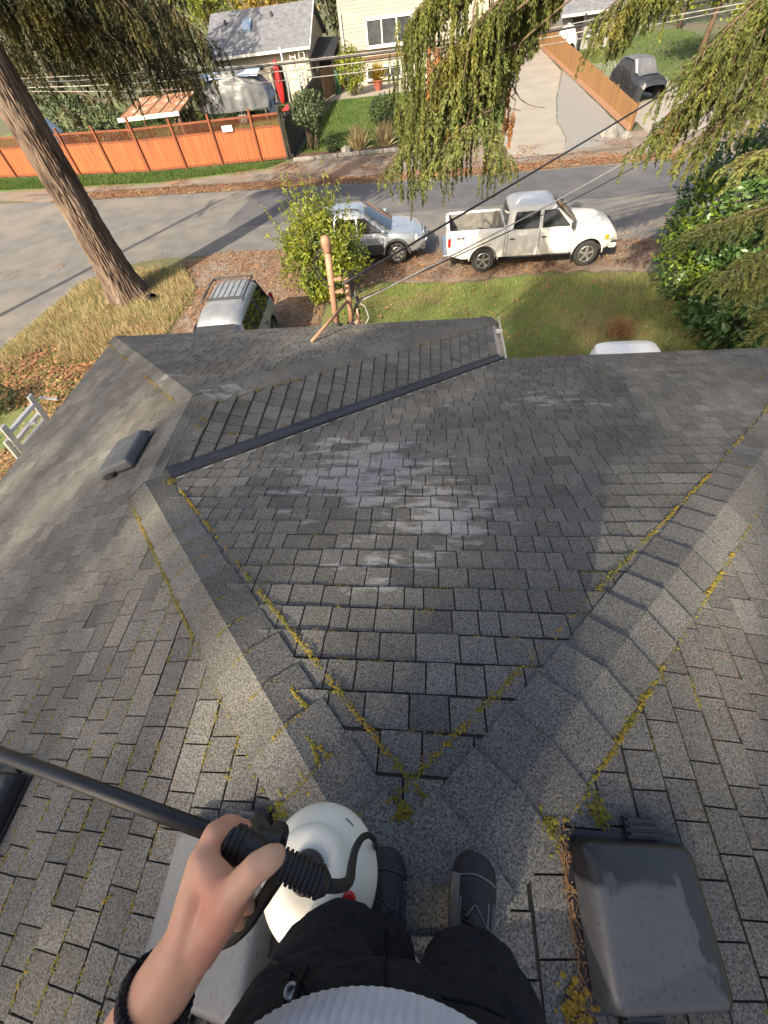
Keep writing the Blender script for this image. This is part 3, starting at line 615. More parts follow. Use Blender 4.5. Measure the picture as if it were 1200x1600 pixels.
# ---------- roof vents (parts of the house)
def vent(x, y, face, matname, label, sx=.40, sy=.40, h=.085):
    """slanted plastic hood on a ribbed base; local x runs down the slope"""
    zf = FACES[face][0]; sg = FACES[face][3]
    v = bpy.data.objects.new('roof_vent', None); col.objects.link(v); v.parent = house; v['label'] = label
    v.location = (x, y, zf(x, y)+.012); v.rotation_euler = (0, 0, 0)
    ax = unit((sg, 0, -PS)); ay = np.array([0, 1., 0]); az = np.cross(ax, ay)
    if az[2] < 0: ay = -ay; az = np.cross(ax, ay)
    Mx = Matrix(((ax[0], ay[0], az[0], x), (ax[1], ay[1], az[1], y), (ax[2], ay[2], az[2], zf(x, y)+.014), (0, 0, 0, 1)))
    v.matrix_world = Mx; v.matrix_basis = Mx
    def ring(hx, hy, z, r, tilt=0., n=6, ox=0.):
        out = []
        for cx, cy, a0 in ((hx-r, hy-r, 0), (-hx+r, hy-r, 90), (-hx+r, -hy+r, 180), (hx-r, -hy+r, 270)):
            for k in range(n+1):
                a = math.radians(a0+90*k/n); X = cx+r*math.cos(a)+ox; out.append((X, cy+r*math.sin(a), z+tilt*X))
        return out
    b = MB(); tl = -.05
    b.loft([ring(sx*.5, sy*.5, .010, .028), ring(sx*.498, sy*.498, h*.55, .03, tl*.6), ring(sx*.485, sy*.485, h*.82, .034, tl), ring(sx*.46, sy*.46, h*.93, .036, tl), ring(sx*.43, sy*.43, h*.96, .036, tl)], caps=False)
    n = 28; b.f.append(tuple(4*n+k for k in range(n))); b.t.append(1.)
    b.build('hood', M[matname], v, smooth=True)
    b = MB(); b.box((0, 0, .002), (sx+.04, sy+.03, .008)); b.build('base_plate', M['vent_black'], v)
    for s in (1, -1):
        b = MB(); b.box((.07*s*1, s*(sy*.5+.03), .012), (.12, .055, .014))
        for k in range(3): b.box((.07*s, s*(sy*.5+.014+.018*k), .024), (.11, .007, .012))
        b.build('ribbed_clip', M['vent_black'], v)
    return v
v_right = vent(.665, .052, 'right', 'vent', 'dark plastic roof vent with a wet patch right of the shoes', .40, .345)
v_spray = vent(-.575, -.03, 'left_upper', 'vent_grey', 'faded grey roof vent under the spraying hand', .42, .38)
v_edge = vent(-2.03, .06, 'left_upper', 'vent_black', 'black roof vent cut by the left edge below the wand', .42, .38)
v_mid = vent(-2.64, 2.62, 'left_lower', 'vent_dark', 'smooth grey roof vent beside the kinked ridge', .40, .40)
b = MB(); b.box((.24, .22, .01), (.03, .02, .004)); b.box((-.2, .26, .012), (.035, .02, .004)); b.build('tape', M['trim'], v_edge)
# ---------- service mast and cable brackets (parts of the house)
mast = bpy.data.objects.new('service_mast', None); col.objects.link(mast); mast.parent = house
mast['label'] = 'pink brown electrical service mast standing near the eave with a hooded head'
mb_ = np.array([-1.40, 6.34, 3.27]); mt = np.array([-1.33, 6.34, 4.40])
def rp(name, bb, mat, smooth=True, auto=None): return bb.build(name, M[mat], mast, smooth=smooth, auto=auto)
b = MB(); b.tube([mb_-[0, 0, .1], mb_+(mt-mb_)*.5, mt], .048, 16); rp('pipe', b, 'mast')
b = MB(); b.tube([mt-[0, 0, .06], mt-[0, 0, .055], mt+[0, 0, .0], mt+[0, -.01, .06], mt+[0, -.03, .12], mt+[0, -.05, .14]], [.05, .058, .062, .070, .058, .018], 16); rp('weatherhead', b, 'mast')
b = MB(); b.lathe([(.12, 0), (.1, .02), (.065, .06), (.055, .11)], mb_-[0, 0, .02], n=20); rp('pipe_boot', b, 'rubber')
m2b = np.array([-1.20, 6.57, 3.18]); m2t = np.array([-1.18, 6.57, 3.84])
b = MB(); b.tube([m2b-[0, 0, .1], m2t], .042, 14); b.lathe([(.05, -.02), (.05, .03), (.03, .05), (0, .052)], m2t, n=14); rp('short_pipe', b, 'mast')
b = MB(); b.lathe([(.1, 0), (.085, .02), (.055, .05)], m2b-[0, 0, .02], n=16); rp('pipe_boot', b, 'rubber')
b = MB(); b.tube([np.array([-1.52, 5.23, 3.70]), (m2b+m2t)/2+[-.01, -.05, .06]], .022, 10); rp('brace', b, 'mast')
for o_ in (-.015, .015):
    b = MB(); b.box(mt+[.06, 0, -.5+o_*6], (.14, .05, .025)); b.tube([mt+[.1, -.03, -.5+o_*6], mt+[.1, .05, -.5+o_*6]], .022, 8); rp('insulator', b, 'mast', False)
b = MB(); cl = m2b+[.1, -.02, .3]
for k in range(9):
    q = cl+np.array([rs.uniform(-.04, .09), rs.uniform(-.05, .05), rs.uniform(-.18, .18)]); b.tube([q, q+[rs.uniform(-.03, .03), rs.uniform(-.04, .04), rs.uniform(.04, .09)]], rs.uniform(.015, .03), 8)
rp('cable_clamp', b, 'black', False)
b = MB(); b.tube([m2b+[.12, 0, -.1], m2b+[.12, 0, .25]], .03, 10); b.tube([m2b+[.06, -.02, .04], m2b+[.18, -.02, .04]], .02, 8); rp('cable_clamp', b, 'mast')
b = MB(); b.tube([cl+[.06, 0, .05], cl+[.16, 0, -.02], cl+[.2, 0, -.2], cl+[.14, -.03, -.3], cl+[.02, -.04, -.3], cl+[-.06, -.03, -.24]], .011, 8); rp('drip_loop', b, 'cable_grey')
b = MB(); b.tube([cl+[-.02, -.02, -.1], cl+[-.1, -.1, -.26], cl+[-.25, -.2, -.28], cl+[-.3, -.25, -.2]], .01, 8); rp('drip_loop', b, 'cable')
for kk, rr in ((0, .16), (1, .2)):
    b = MB(); ptz = [mt+[-.03-rr*math.sin(a)*.95, -.04*kk, -.25+rr*1.25*math.cos(a)] for a in np.linspace(.15, 2.9, 14)]; ptz = [mt+[0, -.03, .03]]+ptz+[mt+[.08, 0, -.5]]; b.tube(ptz, .011, 8); rp('drip_loop', b, 'cable')
# ---------- moss in the joints and along the caps: nobody could count it
OCT_V = np.array([(1, 0, 0), (-1, 0, 0), (0, 1, 0), (0, -1, 0), (0, 0, 1), (0, 0, -.6)], float); OCT_F = np.array([(0, 2, 4), (2, 1, 4), (1, 3, 4), (3, 0, 4)])
def blobs(name, C, S, mat, parent, flatz=.34, seed=3, el=None):
    r = np.random.default_rng(seed); C = np.asarray(C, float); S = np.asarray(S, float); n = len(C)
    V = OCT_V[None]*S[:, None, None]*(.6+.8*r.random((n, 6, 1))); V[:, :, 2] *= flatz
    a = r.random(n)*6.28; ca, sa = np.cos(a), np.sin(a); x = V[:, :, 0]*ca[:, None]-V[:, :, 1]*sa[:, None]; y = V[:, :, 0]*sa[:, None]+V[:, :, 1]*ca[:, None]
    V = np.stack([x, y, V[:, :, 2]], -1)+C[:, None, :]
    T = V[:, OCT_F].reshape(-1, 3, 3); o = tris(name, T, mat, parent, tone=np.repeat(.5+.9*r.random(n), len(OCT_F))); o['kind'] = 'stuff'; return o
rm = np.random.default_rng(17); C_, S_ = [], []
def mossy(x, y): return mnoise.noise((x*1.1, y*1.1, .7))+.6*mnoise.noise((x*3.1, y*3.1, 5.))
for t, c in zip(tabs, cen):
    nm, pl, va0, vb0, r1, r2 = t; zf, ua, va_x, sg = FACES[nm][:4]
    d = math.hypot(c[0]-.1, c[1]-.2); mv = mossy(*c)
    dens = {'front': .38, 'left_upper': .62, 'left_lower': .06, 'right': .13, 'wing_front': .05, 'wing_right': .14}[nm]
    if nm == 'front': dens *= 1.25 if 0.3 < c[1] < 2.2 else .35
    if nm == 'left_upper' and c[1] < .6: dens = .85
    pr = dens*(1.0+1.5*mv)
    xs = [p[0] for p in pl]; ys = [p[1] for p in pl]
    lowc = [p for p in pl if abs(sg*(p[1] if ua == 'x' else p[0])-vb0) < .012]; upc = [p for p in pl if abs(sg*(p[1] if ua == 'x' else p[0])-va0) < .012]
    if len(lowc) < 2: continue
    A, B = np.array(lowc[0]), np.array(lowc[-1]); step = max(.003, .0021*d)
    if rm.random() < pr:      # along the butt edge
        f0 = rm.random()*.5; f1 = min(1, f0+.25+.7*rm.random()); n = max(2, int(np.linalg.norm(B-A)*(f1-f0)/step))
        for k in range(n):
            q = A+(B-A)*(f0+(f1-f0)*rm.random()); off = .006*rm.standard_normal(2)
            C_.append((q[0]+off[0], q[1]+off[1], zf(q[0]+off[0], q[1]+off[1])+.008+.006*rm.random())); S_.append((.003+.0035*rm.random())*(1+.05*d))
    if rm.random() < pr*.9 and len(upc) >= 1:   # up the joint
        D = np.array(upc[0] if np.linalg.norm(np.array(upc[0])-A) < np.linalg.norm(np.array(upc[-1])-A) else upc[-1]); ln = .3+.7*rm.random(); n = max(2, int(.134*ln/step*1.2)); fat = 1.5 if rm.random() < .25 else 1
        for k in range(n):
            q = A+(D-A)*ln*rm.random(); off = .004*fat*rm.standard_normal(2)
            C_.append((q[0]+off[0], q[1]+off[1], zf(q[0]+off[0], q[1]+off[1])+.010+.006*rm.random())); S_.append((.0042+.004*rm.random())*fat*(1+.05*d))
def edgemoss(a, c, side, zf, dens, sz=.007, w=.012, t0=0, t1=1):
    a = np.array(a, float); c = np.array(c, float); L_ = np.linalg.norm(c-a); n = int(L_*dens)
    for k in range(n):
        t = t0+(t1-t0)*rm.random(); q = a+(c-a)*t+np.array(side)*(.166+.004*rm.standard_normal())
        if mossy(q[0]*2.2, q[1]*2.2) < .0 and rm.random() < .85: continue
        q = q+w*.4*rm.standard_normal(2); d = math.hypot(q[0], q[1])
        C_.append((q[0], q[1], zf(*q)+.012+.012*rm.random())); S_.append(sz*(.5+.9*rm.random())*(1+.07*d))
r2_ = 1/math.sqrt(2); zF, zL, zR = FACES['front'][0], FACES['left_upper'][0], FACES['right'][0]
edgemoss((0, .1), (XR, XR), (-r2_, r2_), zF, 340, .0058); edgemoss((XR, XR), (4.8, 4.8), (-r2_, r2_), zF, 140)
edgemoss((.3, .3), (3., 3.), (r2_, -r2_), zR, 520, .0065); edgemoss((0, .1), (-XR, XR), (r2_, r2_), zF, 420, .0058)
edgemoss((-.2, .2), (-XR, XR), (-r2_, -r2_), zL, 340, .0058); edgemoss((-XR, YR), (-EV, YW), (-r2_, -r2_), zL, 90, .008); edgemoss((-XR, YR), (XW, YW), (r2_, -r2_), FACES['wing_right'][0], 130, .007)
for (cx, cy, n, s) in ((-XR+.17, XR+.02, 90, .03), (-.02, .25, 45, .014), (.42, .24, 80, .024), (-.33, .3, 70, .02), (-.42, .22, 80, .02), (.60, .29, 60, .02), (.43, -.12, 60, .02)):
    for k in range(n):
        q = np.array([cx, cy])+s*rm.standard_normal(2); zz = max(min(zF(*q), zR(*q), zL(*q)), 0)
        C_.append((q[0], q[1], zz+.012+.012*rm.random())); S_.append(.006+.006*rm.random())
for x0, y0, x1, y1 in ((-.35, .42, -.28, .30), (-.24, .36, -.42, .46), (-.5, .62, -.36, .5)):
    for k in range(60):
        t = rm.random(); q = np.array([x0+(x1-x0)*t, y0+(y1-y0)*t])+.004*rm.standard_normal(2); C_.append((q[0], q[1], min(zF(*q), zL(*q))+.02)); S_.append(.006+.004*rm.random())
# cross joints of the caps
for hx, L_, dn in ((-1, XR, .75), (1, EV, .25)):
    s = .28
    while s < L_*1.46:
        if rm.random() < dn*(1 if s < 3 else .4):
            p = np.array([hx*s/1.4616, s/1.4616]); n = int(40+30*rm.random()); f0 = -1 if hx < 0 else -.3
            for k in range(n):
                t = rm.uniform(f0, .7); q = p+np.array([-hx*r2_, r2_])*t*.15+.003*rm.standard_normal(2) ; z = min(zF(*q), (zL if hx < 0 else zR)(*q))+.034-.016*abs(t)
                C_.append((q[0], q[1], z)); S_.append(.0036+.003*rm.random())
        s += .2
blobs('moss', C_, np.array(S_)*.78, M['moss'], roof)
# fallen needles on the roof and packed along the right vent
T_ = []
def needle(p, L_, a, wd=.0016):
    e = np.array([math.cos(a), math.sin(a), rm.uniform(-.15, .15)])*L_/2; s = np.array([-math.sin(a), math.cos(a), 0])*wd/2
    T_.append((p-e-s, p+e-s, p+e+s, p-e+s))
for k in range(190):
    q = np.array([.463+.007*rm.standard_normal(), rm.uniform(-.17, .24)]); needle(np.array([*q, zR(*q)+.012+.010*rm.random()]), .02+.03*rm.random(), 1.57+.6*rm.standard_normal(), .0018)
for k in range(900):
    q = np.array([rm.uniform(-2.2, 2.4), rm.uniform(-.3, 3.2)]); needle(np.array([*q, min(zF(*q), zL(*q), zR(*q))+.02]), .015+.025*rm.random(), rm.random()*6.3, .0018)
o = quads('needle_litter', T_, M['needles'], roof, tone=.5+.9*rm.random(len(T_))); o['kind'] = 'stuff'
# ================================================================ trees and plants
def leafq(C, A, W, L_, wd, fold=.0):
    """diamond leaves: centre C, long axis A, side axis W"""
    C = np.asarray(C); A = A*L_[:, None]/2; W = W*wd[:, None]/2
    return np.stack([C-A, C-W+A*.1, C+A, C+W+A*.1], 1)
def rdir(r, n):
    v = r.standard_normal((n, 3)); return v/np.linalg.norm(v, axis=1)[:, None]
def nrmz(v): return v/(np.linalg.norm(v, axis=1)[:, None]+1e-9)
class Conifer:
    """collects drooping sprays (needle leaflets) and their wood"""
    def __init__(s, seed): s.r = np.random.default_rng(seed); s.Q = []; s.T = []; s.wood = MB(); s.twig = []
    def spray(s, p, d, L_, leaf, dens, droop=1., tone=(.4, 1.3), flat=False):
        """a branchlet from p heading d that bends downward, set with leaflets"""
        r = s.r; k = max(3, int(L_/(leaf*.42))); d = unit(d); P = [np.asarray(p, float)]; st = L_/k
        for i in range(k):
            d = unit(d+np.array([0, 0, -.28*droop])+.08*r.standard_normal(3)); P.append(P[-1]+d*st)
        P = np.array(P); n = int(k*dens); t = r.random(n)*k; i = np.clip(t.astype(int), 0, k-1); c = P[i]+(P[i+1]-P[i])*(t-i)[:, None]
        tang = nrmz(P[i+1]-P[i]); side = nrmz(np.cross(tang, rdir(r, n))) if not flat else nrmz(np.cross(tang, np.array([0, 0, 1.])+.25*r.standard_normal((n, 3))))*np.sign(r.random((n, 1))-.5)
        A = nrmz(tang*.8+side*(.7 if flat else .55)+.1*r.standard_normal((n, 3))); W = nrmz(np.cross(A, rdir(r, n)))
        L2 = leaf*(.6+.8*r.random(n)); c2 = c+A*L2[:, None]*.4
        s.Q.append(leafq(c2, A, W, L2, L2*(.22+.14*r.random(n)))); base = r.uniform(*tone); s.T.append(base*(.75+.5*r.random(n)))
        # the twig itself, a thin ribbon
        w_ = nrmz(np.cross(P[1:]-P[:-1], rdir(r, k)))*.0035*max(1., leaf/.07)
        s.twig.append(np.stack([P[:-1]-w_, P[1:]-w_*.6, P[1:]+w_*.6, P[:-1]+w_], 1))
    def limb(s, path, r0, nside, side_len, hang, leaf, dens, tone=(.4, 1.3), t0=.25, droop=1., step=.09, flat=False, updown=.0):
        r = s.r; P = np.asarray(path, float); m = len(P); s.wood.tube(P, [r0*(1-.85*i/(m-1)) for i in range(m)], 6)
        for j in range(nside):
            t = (t0+(1-t0)*(j+r.random())/nside)*(m-1); i = min(int(t), m-2); p = P[i]+(P[i+1]-P[i])*(t-i); tang = unit(P[i+1]-P[i])
            sd = unit(np.cross(tang, (0, 0, 1)))*(1 if j % 2 else -1); d = unit(tang*r.uniform(.3, .9)+sd*r.uniform(.4, 1.)+np.array([0, 0, updown+r.uniform(-.35, .15)]))
            L_ = side_len*r.uniform(.5, 1.1)*(1-.45*(t/(m-1)-.0)); k = max(3, int(L_/.15)); Q = [p]
            for q in range(k): d = unit(d+np.array([0, 0, -.10*droop])+.05*r.standard_normal(3)); Q.append(Q[-1]+d*L_/k)
            s.wood.tube(Q, [max(.0025, r0*.22*(1-.8*q/k)) for q in range(k+1)], 4, caps=False)
            nh = max(2, int(L_/step))
            for q in range(nh):
                u = (q+r.random())/nh*k; qi = min(int(u), k-1); pp = Q[qi]+(Q[qi+1]-Q[qi])*(u-qi); tg = unit(Q[qi+1]-Q[qi])
                dd = unit(tg*.5+unit(np.cross(tg, (0, 0, 1)))*r.choice((-1, 1))*.8+.2*r.standard_normal(3)+[0, 0, -.2*droop])
                s.spray(pp, dd, hang*r.uniform(.4, 1.15), leaf, dens, droop, tone, flat)
    def build(s, root, mat, name='crown'):
        Q = np.concatenate(s.Q+s.twig); T = np.concatenate(s.T+[np.full(sum(map(len, s.twig)), .55)])
        o = quads(name, Q, mat, root, tone=T); anchored(root, o)
        if s.wood.v: w_ = s.wood.build('limbs', M['twig'], root, smooth=True); anchored(root, w_)
        return o
def bez(p0, p1, p2, n=10):
    p0, p1, p2 = map(lambda p: np.asarray(p, float), (p0, p1, p2)); return [(1-t)**2*p0+2*t*(1-t)*p1+t*t*p2 for t in np.linspace(0, 1, n)]
def trunk_mesh(name, base, top, r0, r1, root, nseg=90, nang=72, amp=.045, fq=1., flare=.35, seed=0, mat='bark'):
    base = np.array(base, float); top = np.array(top, float); vs, fs = [], []
    for i in range(nseg+1):
        t = i/nseg; h = t*np.linalg.norm(top-base); p = base+(top-base)*t; rr = (r0+(r1-r0)*t)+flare*math.exp(-h/.55)
        for k in range(nang):
            a = 2*math.pi*k/nang; ca, sa = math.cos(a), math.sin(a)
            n1 = mnoise.noise((ca*4.2*fq+seed, sa*4.2*fq, h*.7*fq)); n2 = mnoise.noise((ca*10*fq+seed, sa*10*fq, h*1.9*fq)); n3 = mnoise.noise((ca*2+seed, sa*2, h*.2))
            dr = amp*(-abs(n1)*1.7+.5*n2)+.05*n3+flare*.35*math.exp(-h/.5)*math.sin(a*5+seed)
            vs.append(p+np.array([ca, sa, 0])*(rr+dr))
        if i:
            for k in range(nang): fs.append(((i-1)*nang+k, (i-1)*nang+(k+1) % nang, i*nang+(k+1) % nang, i*nang+k))
    o = mk(name, vs, fs, M[mat], root, smooth=True); anchored(root, o); return o
# ---- the big fir at the left
t1 = thing('fir_tree', (-11.3, 15.0, 0), 'huge fir with thick furrowed brown trunk on the straw grass verge', 'tree')
trunk_mesh('trunk', (-11.25, 15.05, -.1), (-11.2, 15.0, 9.5), .55, .42, t1, nseg=300, nang=190, seed=2.3, amp=.055, fq=2.5)
trunk_mesh('upper_trunk', (-11.2, 15.0, 9.3), (-11.2, 15.0, 22), .47, .08, t1, nseg=40, nang=24, flare=0, seed=4)
cf = Conifer(11)
for k, (ex, ey, ez, hz, sd) in enumerate([(-6.6, 17.2, 5.6, 8.4, 0), (-7.4, 18.6, 5.0, 8.2, 0), (-8.6, 19.5, 5.1, 8.4, 0), (-5.9, 16.2, 6.0, 8.8, 0), (-9.8, 18.8, 5.5, 8.0, 0), (-7.0, 15.6, 6.3, 8.8, 0), (-10.4, 17.6, 5.9, 8.0, 0), (-12.6, 18.4, 5.6, 8.2, 0), (-8.0, 16.8, 5.5, 7.8, 0), (-6.4, 18.4, 5.6, 8.6, 0), (-9.2, 17.4, 5.3, 7.6, 0)]):
    p0 = np.array([-11.2, 15.0, hz-.6]); p2 = np.array([ex, ey, ez]); cf.limb(bez(p0, (p0+p2)/2+[0, 0, 1.1], p2, 12), .06, 22, 1.25, .75, .08, 3.2, (.35, 1.4), .22, 1.2, .11)
for k in range(46):   # the rest of the crown above the picture
    z = 8.5+13*(k/46)**.9; a = k*2.4; L_ = 5.2*(1-(z-7)/16)+.7; p0 = np.array([-11.2, 15, z]); p2 = p0+[L_*math.cos(a), L_*math.sin(a), -1.3]
    cf.limb(bez(p0, (p0+p2)/2+[0, 0, .8], p2, 7), .05, 12, 1.3, .8, .22, 2.0, (.4, 1.2), .15, 1., .28)
cf.build(t1, M['conifer_dark'])
b = MB(); pt = thing('plant_pot', (-10.2, 14.6, 0), 'black plastic pot lying on its side by the big trunk', 'pot')
b.lathe([(.10, .0), (.105, .01), (.135, .26), (.15, .265), (.15, .30), (.135, .30), (.125, .26), (.095, .02), (0, .015)], (0, 0, .13), (.9, -.42, .1), 20); b.build('pot_body', M['black'], pt, auto=35)
# ---- the conifer at the right whose limbs hang into the picture
t2 = thing('cedar_tree', (9.2, 10.2, 0), 'conifer beyond the right edge whose long drooping limbs hang over the street', 'tree')
trunk_mesh('trunk', (9.2, 10.2, -.1), (9.1, 10.1, 17), .5, .1, t2, nseg=60, nang=40, seed=9, flare=.3)
cp = Conifer(21)
# curtain hanging in the middle of the view
for (tx, ty, tz, up) in [(-.1, 11.0, 6.1, 1.5), (.5, 11.4, 6.4, 1.6), (1.0, 10.8, 5.9, 1.5), (.2, 10.4, 5.5, 1.2), (.85, 11.2, 5.2, 1.1), (-.2, 10.6, 5.0, 1.0), (1.3, 11.2, 5.6, 1.3), (.55, 10.9, 4.9, .9)]:
    p0 = np.array([8.6, 10.2, 7.6+up*.4]); p2 = np.array([tx, ty, tz]); cp.limb(bez(p0, (p0+p2)/2+[-.6, 0, up], p2, 16), .05, 36, .75, .45, .06, 4.2, (.45, 1.6), .84, 1.1, .048)
for k in range(300):   # hanging ends
    x = cp.r.uniform(-.6, 1.45); y = 10.9+.5*cp.r.standard_normal(); z0 = cp.r.uniform(4.3, 6.3)-.25*abs(x-.5); cp.spray((x, y, z0), (cp.r.uniform(-.5, .5), cp.r.uniform(-.3, .3), -.6), cp.r.uniform(.35, .95), .06, 4.0, 1.6, (.35, 1.6))
# right hand limbs
for (tx, ty, tz, up) in [(2.8, 10.6, 5.8, 1.3), (3.3, 10.8, 5.9, 1.3), (3.9, 9.6, 4.5, 1.1), (4.5, 10.6, 4.4, 1.2), (4.4, 10.4, 4.6, 1.1), (4.0, 9.7, 5.2, 1.1), (4.9, 10.6, 5.3, 1.0), (5.2, 9.8, 5.0, .9), (3.3, 11.0, 5.7, 1.3), (4.6, 9.6, 4.3, .8), (5.6, 10.9, 5.4, .8)]:
    p0 = np.array([8.8, 10.2, 6.6+up*.5]); p2 = np.array([tx, ty, tz]); cp.limb(bez(p0, (p0+p2)/2+[-.3, 0, up], p2, 12), .045, 32, .95, .42, .06, 3.8, (.5, 1.6), .5, 1., .055)
for k in range(26):
    z = 7.5+9*(k/26); a = k*2.4; L_ = 4.0*(1-(z-6)/12.5)+.5; p0 = np.array([9.1, 10.15, z]); p2 = p0+[L_*math.cos(a), L_*math.sin(a), -1.0]
    cp.limb(bez(p0, (p0+p2)/2+[0, 0, .7], p2, 7), .05, 10, 1.1, .8, .22, 2.0, (.4, 1.2), .2, 1., .3)
cp.build(t2, M['conifer'])
cb = Conifer(5)
for (x, y, z) in ((.15, 10.6, 5.55), (.85, 10.7, 5.4), (1.5, 10.9, 5.1), (1.55, 10.8, 4.7), (.3, 10.4, 4.6), (4.2, 10, 4.6)):
    for k in range(8): cb.spray(np.array([x, y, z])+.08*cb.r.standard_normal(3), (cb.r.uniform(-.4, .4), cb.r.uniform(-.4, .4), -.7), .3, .07, 4.5, 1.4)
cb.build(t2, M['brownleaf'], 'dry_sprays')
tw = MB(); rt = np.random.default_rng(3)
for k in range(16):
    p = np.array([rt.uniform(.7, 1.4), 10.9+.3*rt.standard_normal(), rt.uniform(5.2, 6.6)]); d = np.array([rt.uniform(-.3, .5), 0, -1]); P_ = [p]
    for q in range(7): d = unit(d+.35*rt.standard_normal(3)*[1, .5, .5]); P_.append(P_[-1]+d*.17)
    tw.tube(P_, [.012*(1-.8*q/7)+.002 for q in range(8)], 5)
anchored(t2, tw.build('bare_twigs', M['twig'], t2, smooth=True))
# near feathery branches at the right edge
cn = Conifer(31)
for (p0, pm_, p2, n) in (((6.6, 7.6, 4.1), (5.3, 7.7, 4.2), (4.1, 7.6, 3.75), 22), ((6.6, 7.3, 4.0), (5.4, 7.3, 3.9), (4.6, 7.2, 3.25), 20), ((6.8, 7.6, 3.7), (5.8, 7.4, 3.6), (5.1, 7.2, 3.05), 18), ((6.6, 8.3, 4.7), (5.6, 8.4, 4.75), (4.8, 8.5, 4.35), 18), ((6.4, 7.2, 3.2), (5.9, 7.0, 2.9), (5.5, 6.8, 2.6), 12)):
    cn.limb(bez(p0, pm_, p2, 10), .02, n+8, .55, .28, .055, 6, (.7, 1.5), .1, .6, .04, True)
for q in ((6.6, 7.6, 4.1), (6.6, 7.3, 4.0), (6.8, 7.6, 3.7), (6.6, 8.3, 4.7), (6.4, 7.2, 3.2)): cn.wood.tube(bez((9.0, 10.1, q[2]+.8), (7.8, 9.0, q[2]+.6), q, 7), .025, 6)
cn.build(t2, M['conifer_pale'], 'near_sprays'); cn = Conifer(33)
for (p0, pm_, p2, n) in (((1.3, 10.5, 5.3), (.2, 10.4, 5.0), (-.75, 10.3, 4.25), 22), ((1.2, 10.3, 4.9), (.4, 10.2, 4.7), (-.1, 10.2, 4.1), 18), ((1.5, 10.6, 5.6), (.7, 10.4, 5.5), (.0, 10.3, 5.0), 18), ((1.0, 10.4, 4.9), (1.2, 10.3, 4.6), (1.6, 10.2, 4.2), 14)):
    cn.limb(bez(p0, pm_, p2, 10), .022, n, .6, .32, .06, 4.6, (.5, 1.4), .1, .7, .05, True)
cn.build(t2, M['conifer_pale'], 'curtain_sprays')
# ---- broad leaved shrubs
def shrub(name, label, cat, loc, leaves, mat, stems, group=None, stem_mat='twig', smat=None):
    root = thing(name, loc, label, cat, group); r = np.random.default_rng(abs(hash(label)) % 9973 if False else int(abs(loc[0]*131+loc[1]*57)) + len(label))
    Q, T = [], []
    for (cx, cy, cz, rx, ry, rz, n, ls, shell) in leaves:
        u = rdir(r, n); rad = (shell+(1-shell)*r.random(n))**(.6); c = np.array([cx, cy, cz])+u*rad[:, None]*np.array([rx, ry, rz])
        bump_ = np.array([mnoise.noise(tuple(p*1.9)) for p in c]); keep = (bump_ > -.22); c = c+u*(bump_*.35)[:, None]*np.array([rx, ry, rz]); c = c[keep]; u = u[keep]; n = len(c)
        A = nrmz(u*.5+.7*rdir(r, n)+[0, 0, .1]); W = nrmz(np.cross(A, nrmz(u+.6*rdir(r, n)+[0, 0, .5]))); L_ = ls*(.6+.8*r.random(n))
        k = c[:, 2] > .02; Q.append(leafq(c, A, W, L_, L_*.42)[k]); T.append((.35+1.0*r.random(n))[k])
    o = quads('foliage', np.concatenate(Q), mat, root, tone=np.concatenate(T)); anchored(root, o)
    b = MB()
    for k in range(stems):
        cx, cy, cz, rx, ry, rz = leaves[k % len(leaves)][:6]; a = r.random()*6.28; e = np.array([cx+rx*.75*math.cos(a)*r.random(), cy+ry*.75*math.sin(a)*r.random(), cz+rz*.8*r.uniform(.2, 1)])
        s0 = np.array([loc[0]+.15*r.standard_normal(), loc[1]+.15*r.standard_normal(), 0]); b.tube(bez(s0, (s0+e)/2+.15*r.standard_normal(3), e, 6), [.022, .018, .014, .011, .008, .004], 5)
    if stems: anchored(root, b.build('stems', M[stem_mat], root, smooth=True))
    return root
B0 = np.array([-3.3, 14.0])
bush = shrub('bush', 'loose yellow green bush in front of the silver blue car', 'bush', (-3.3, 14.0, 0),
    [(-3.3, 14.0, 1.25, 1.45, 1.0, 1.1, 5400, .125, .2), (-3.45, 13.9, .55, .7, .6, .6, 2200, .13, .2), (-3.15, 14.1, 2.1, .7, .6, .75, 1500, .115, .1), (-4.1, 14.0, 1.5, .7, .5, .6, 800, .12, .1), (-2.45, 14.0, 1.5, .6, .5, .65, 800, .12, .1)], M['bushleaf'], 30)
rb = np.random.default_rng(8); Q, T = [], []
sw = MB()
for k in range(84):   # upright whippy shoots that let the car show through
    a = rb.random()*6.28; rr = rb.uniform(.2, 1.7); p = np.array([-3.3+.6*rr*math.cos(a), 14+.5*rr*math.sin(a), 1.3]); L_ = rb.uniform(.8, 1.7)*(1.35 if rr < .6 else 1); d = unit((math.cos(a)*.32*rr, math.sin(a)*.3*rr, 1)); P_ = [p]
    for q in range(8): d = unit(d+.07*rb.standard_normal(3)); P_.append(P_[-1]+d*L_/8)
    sw.tube(P_, [.008*(1-.8*q/8)+.001 for q in range(9)], 4); P_ = np.array(P_); n = int(30*L_); t = rb.random(n)*8; i = np.clip(t.astype(int), 0, 7); c = P_[i]+(P_[i+1]-P_[i])*(t-i)[:, None]
    A = nrmz(rdir(rb, n)+[0, 0, .6]); W = nrmz(np.cross(A, rdir(rb, n))); l2 = .11*(.6+.7*rb.random(n)); Q.append(leafq(c+A*l2[:, None]*.5, A, W, l2, l2*.36)); T.append(.6+.8*rb.random(n))
anchored(bush, quads('shoots', np.concatenate(Q), M['bushleaf'], bush, tone=np.concatenate(T)), sw.build('shoot_stems', M['twig'], bush))
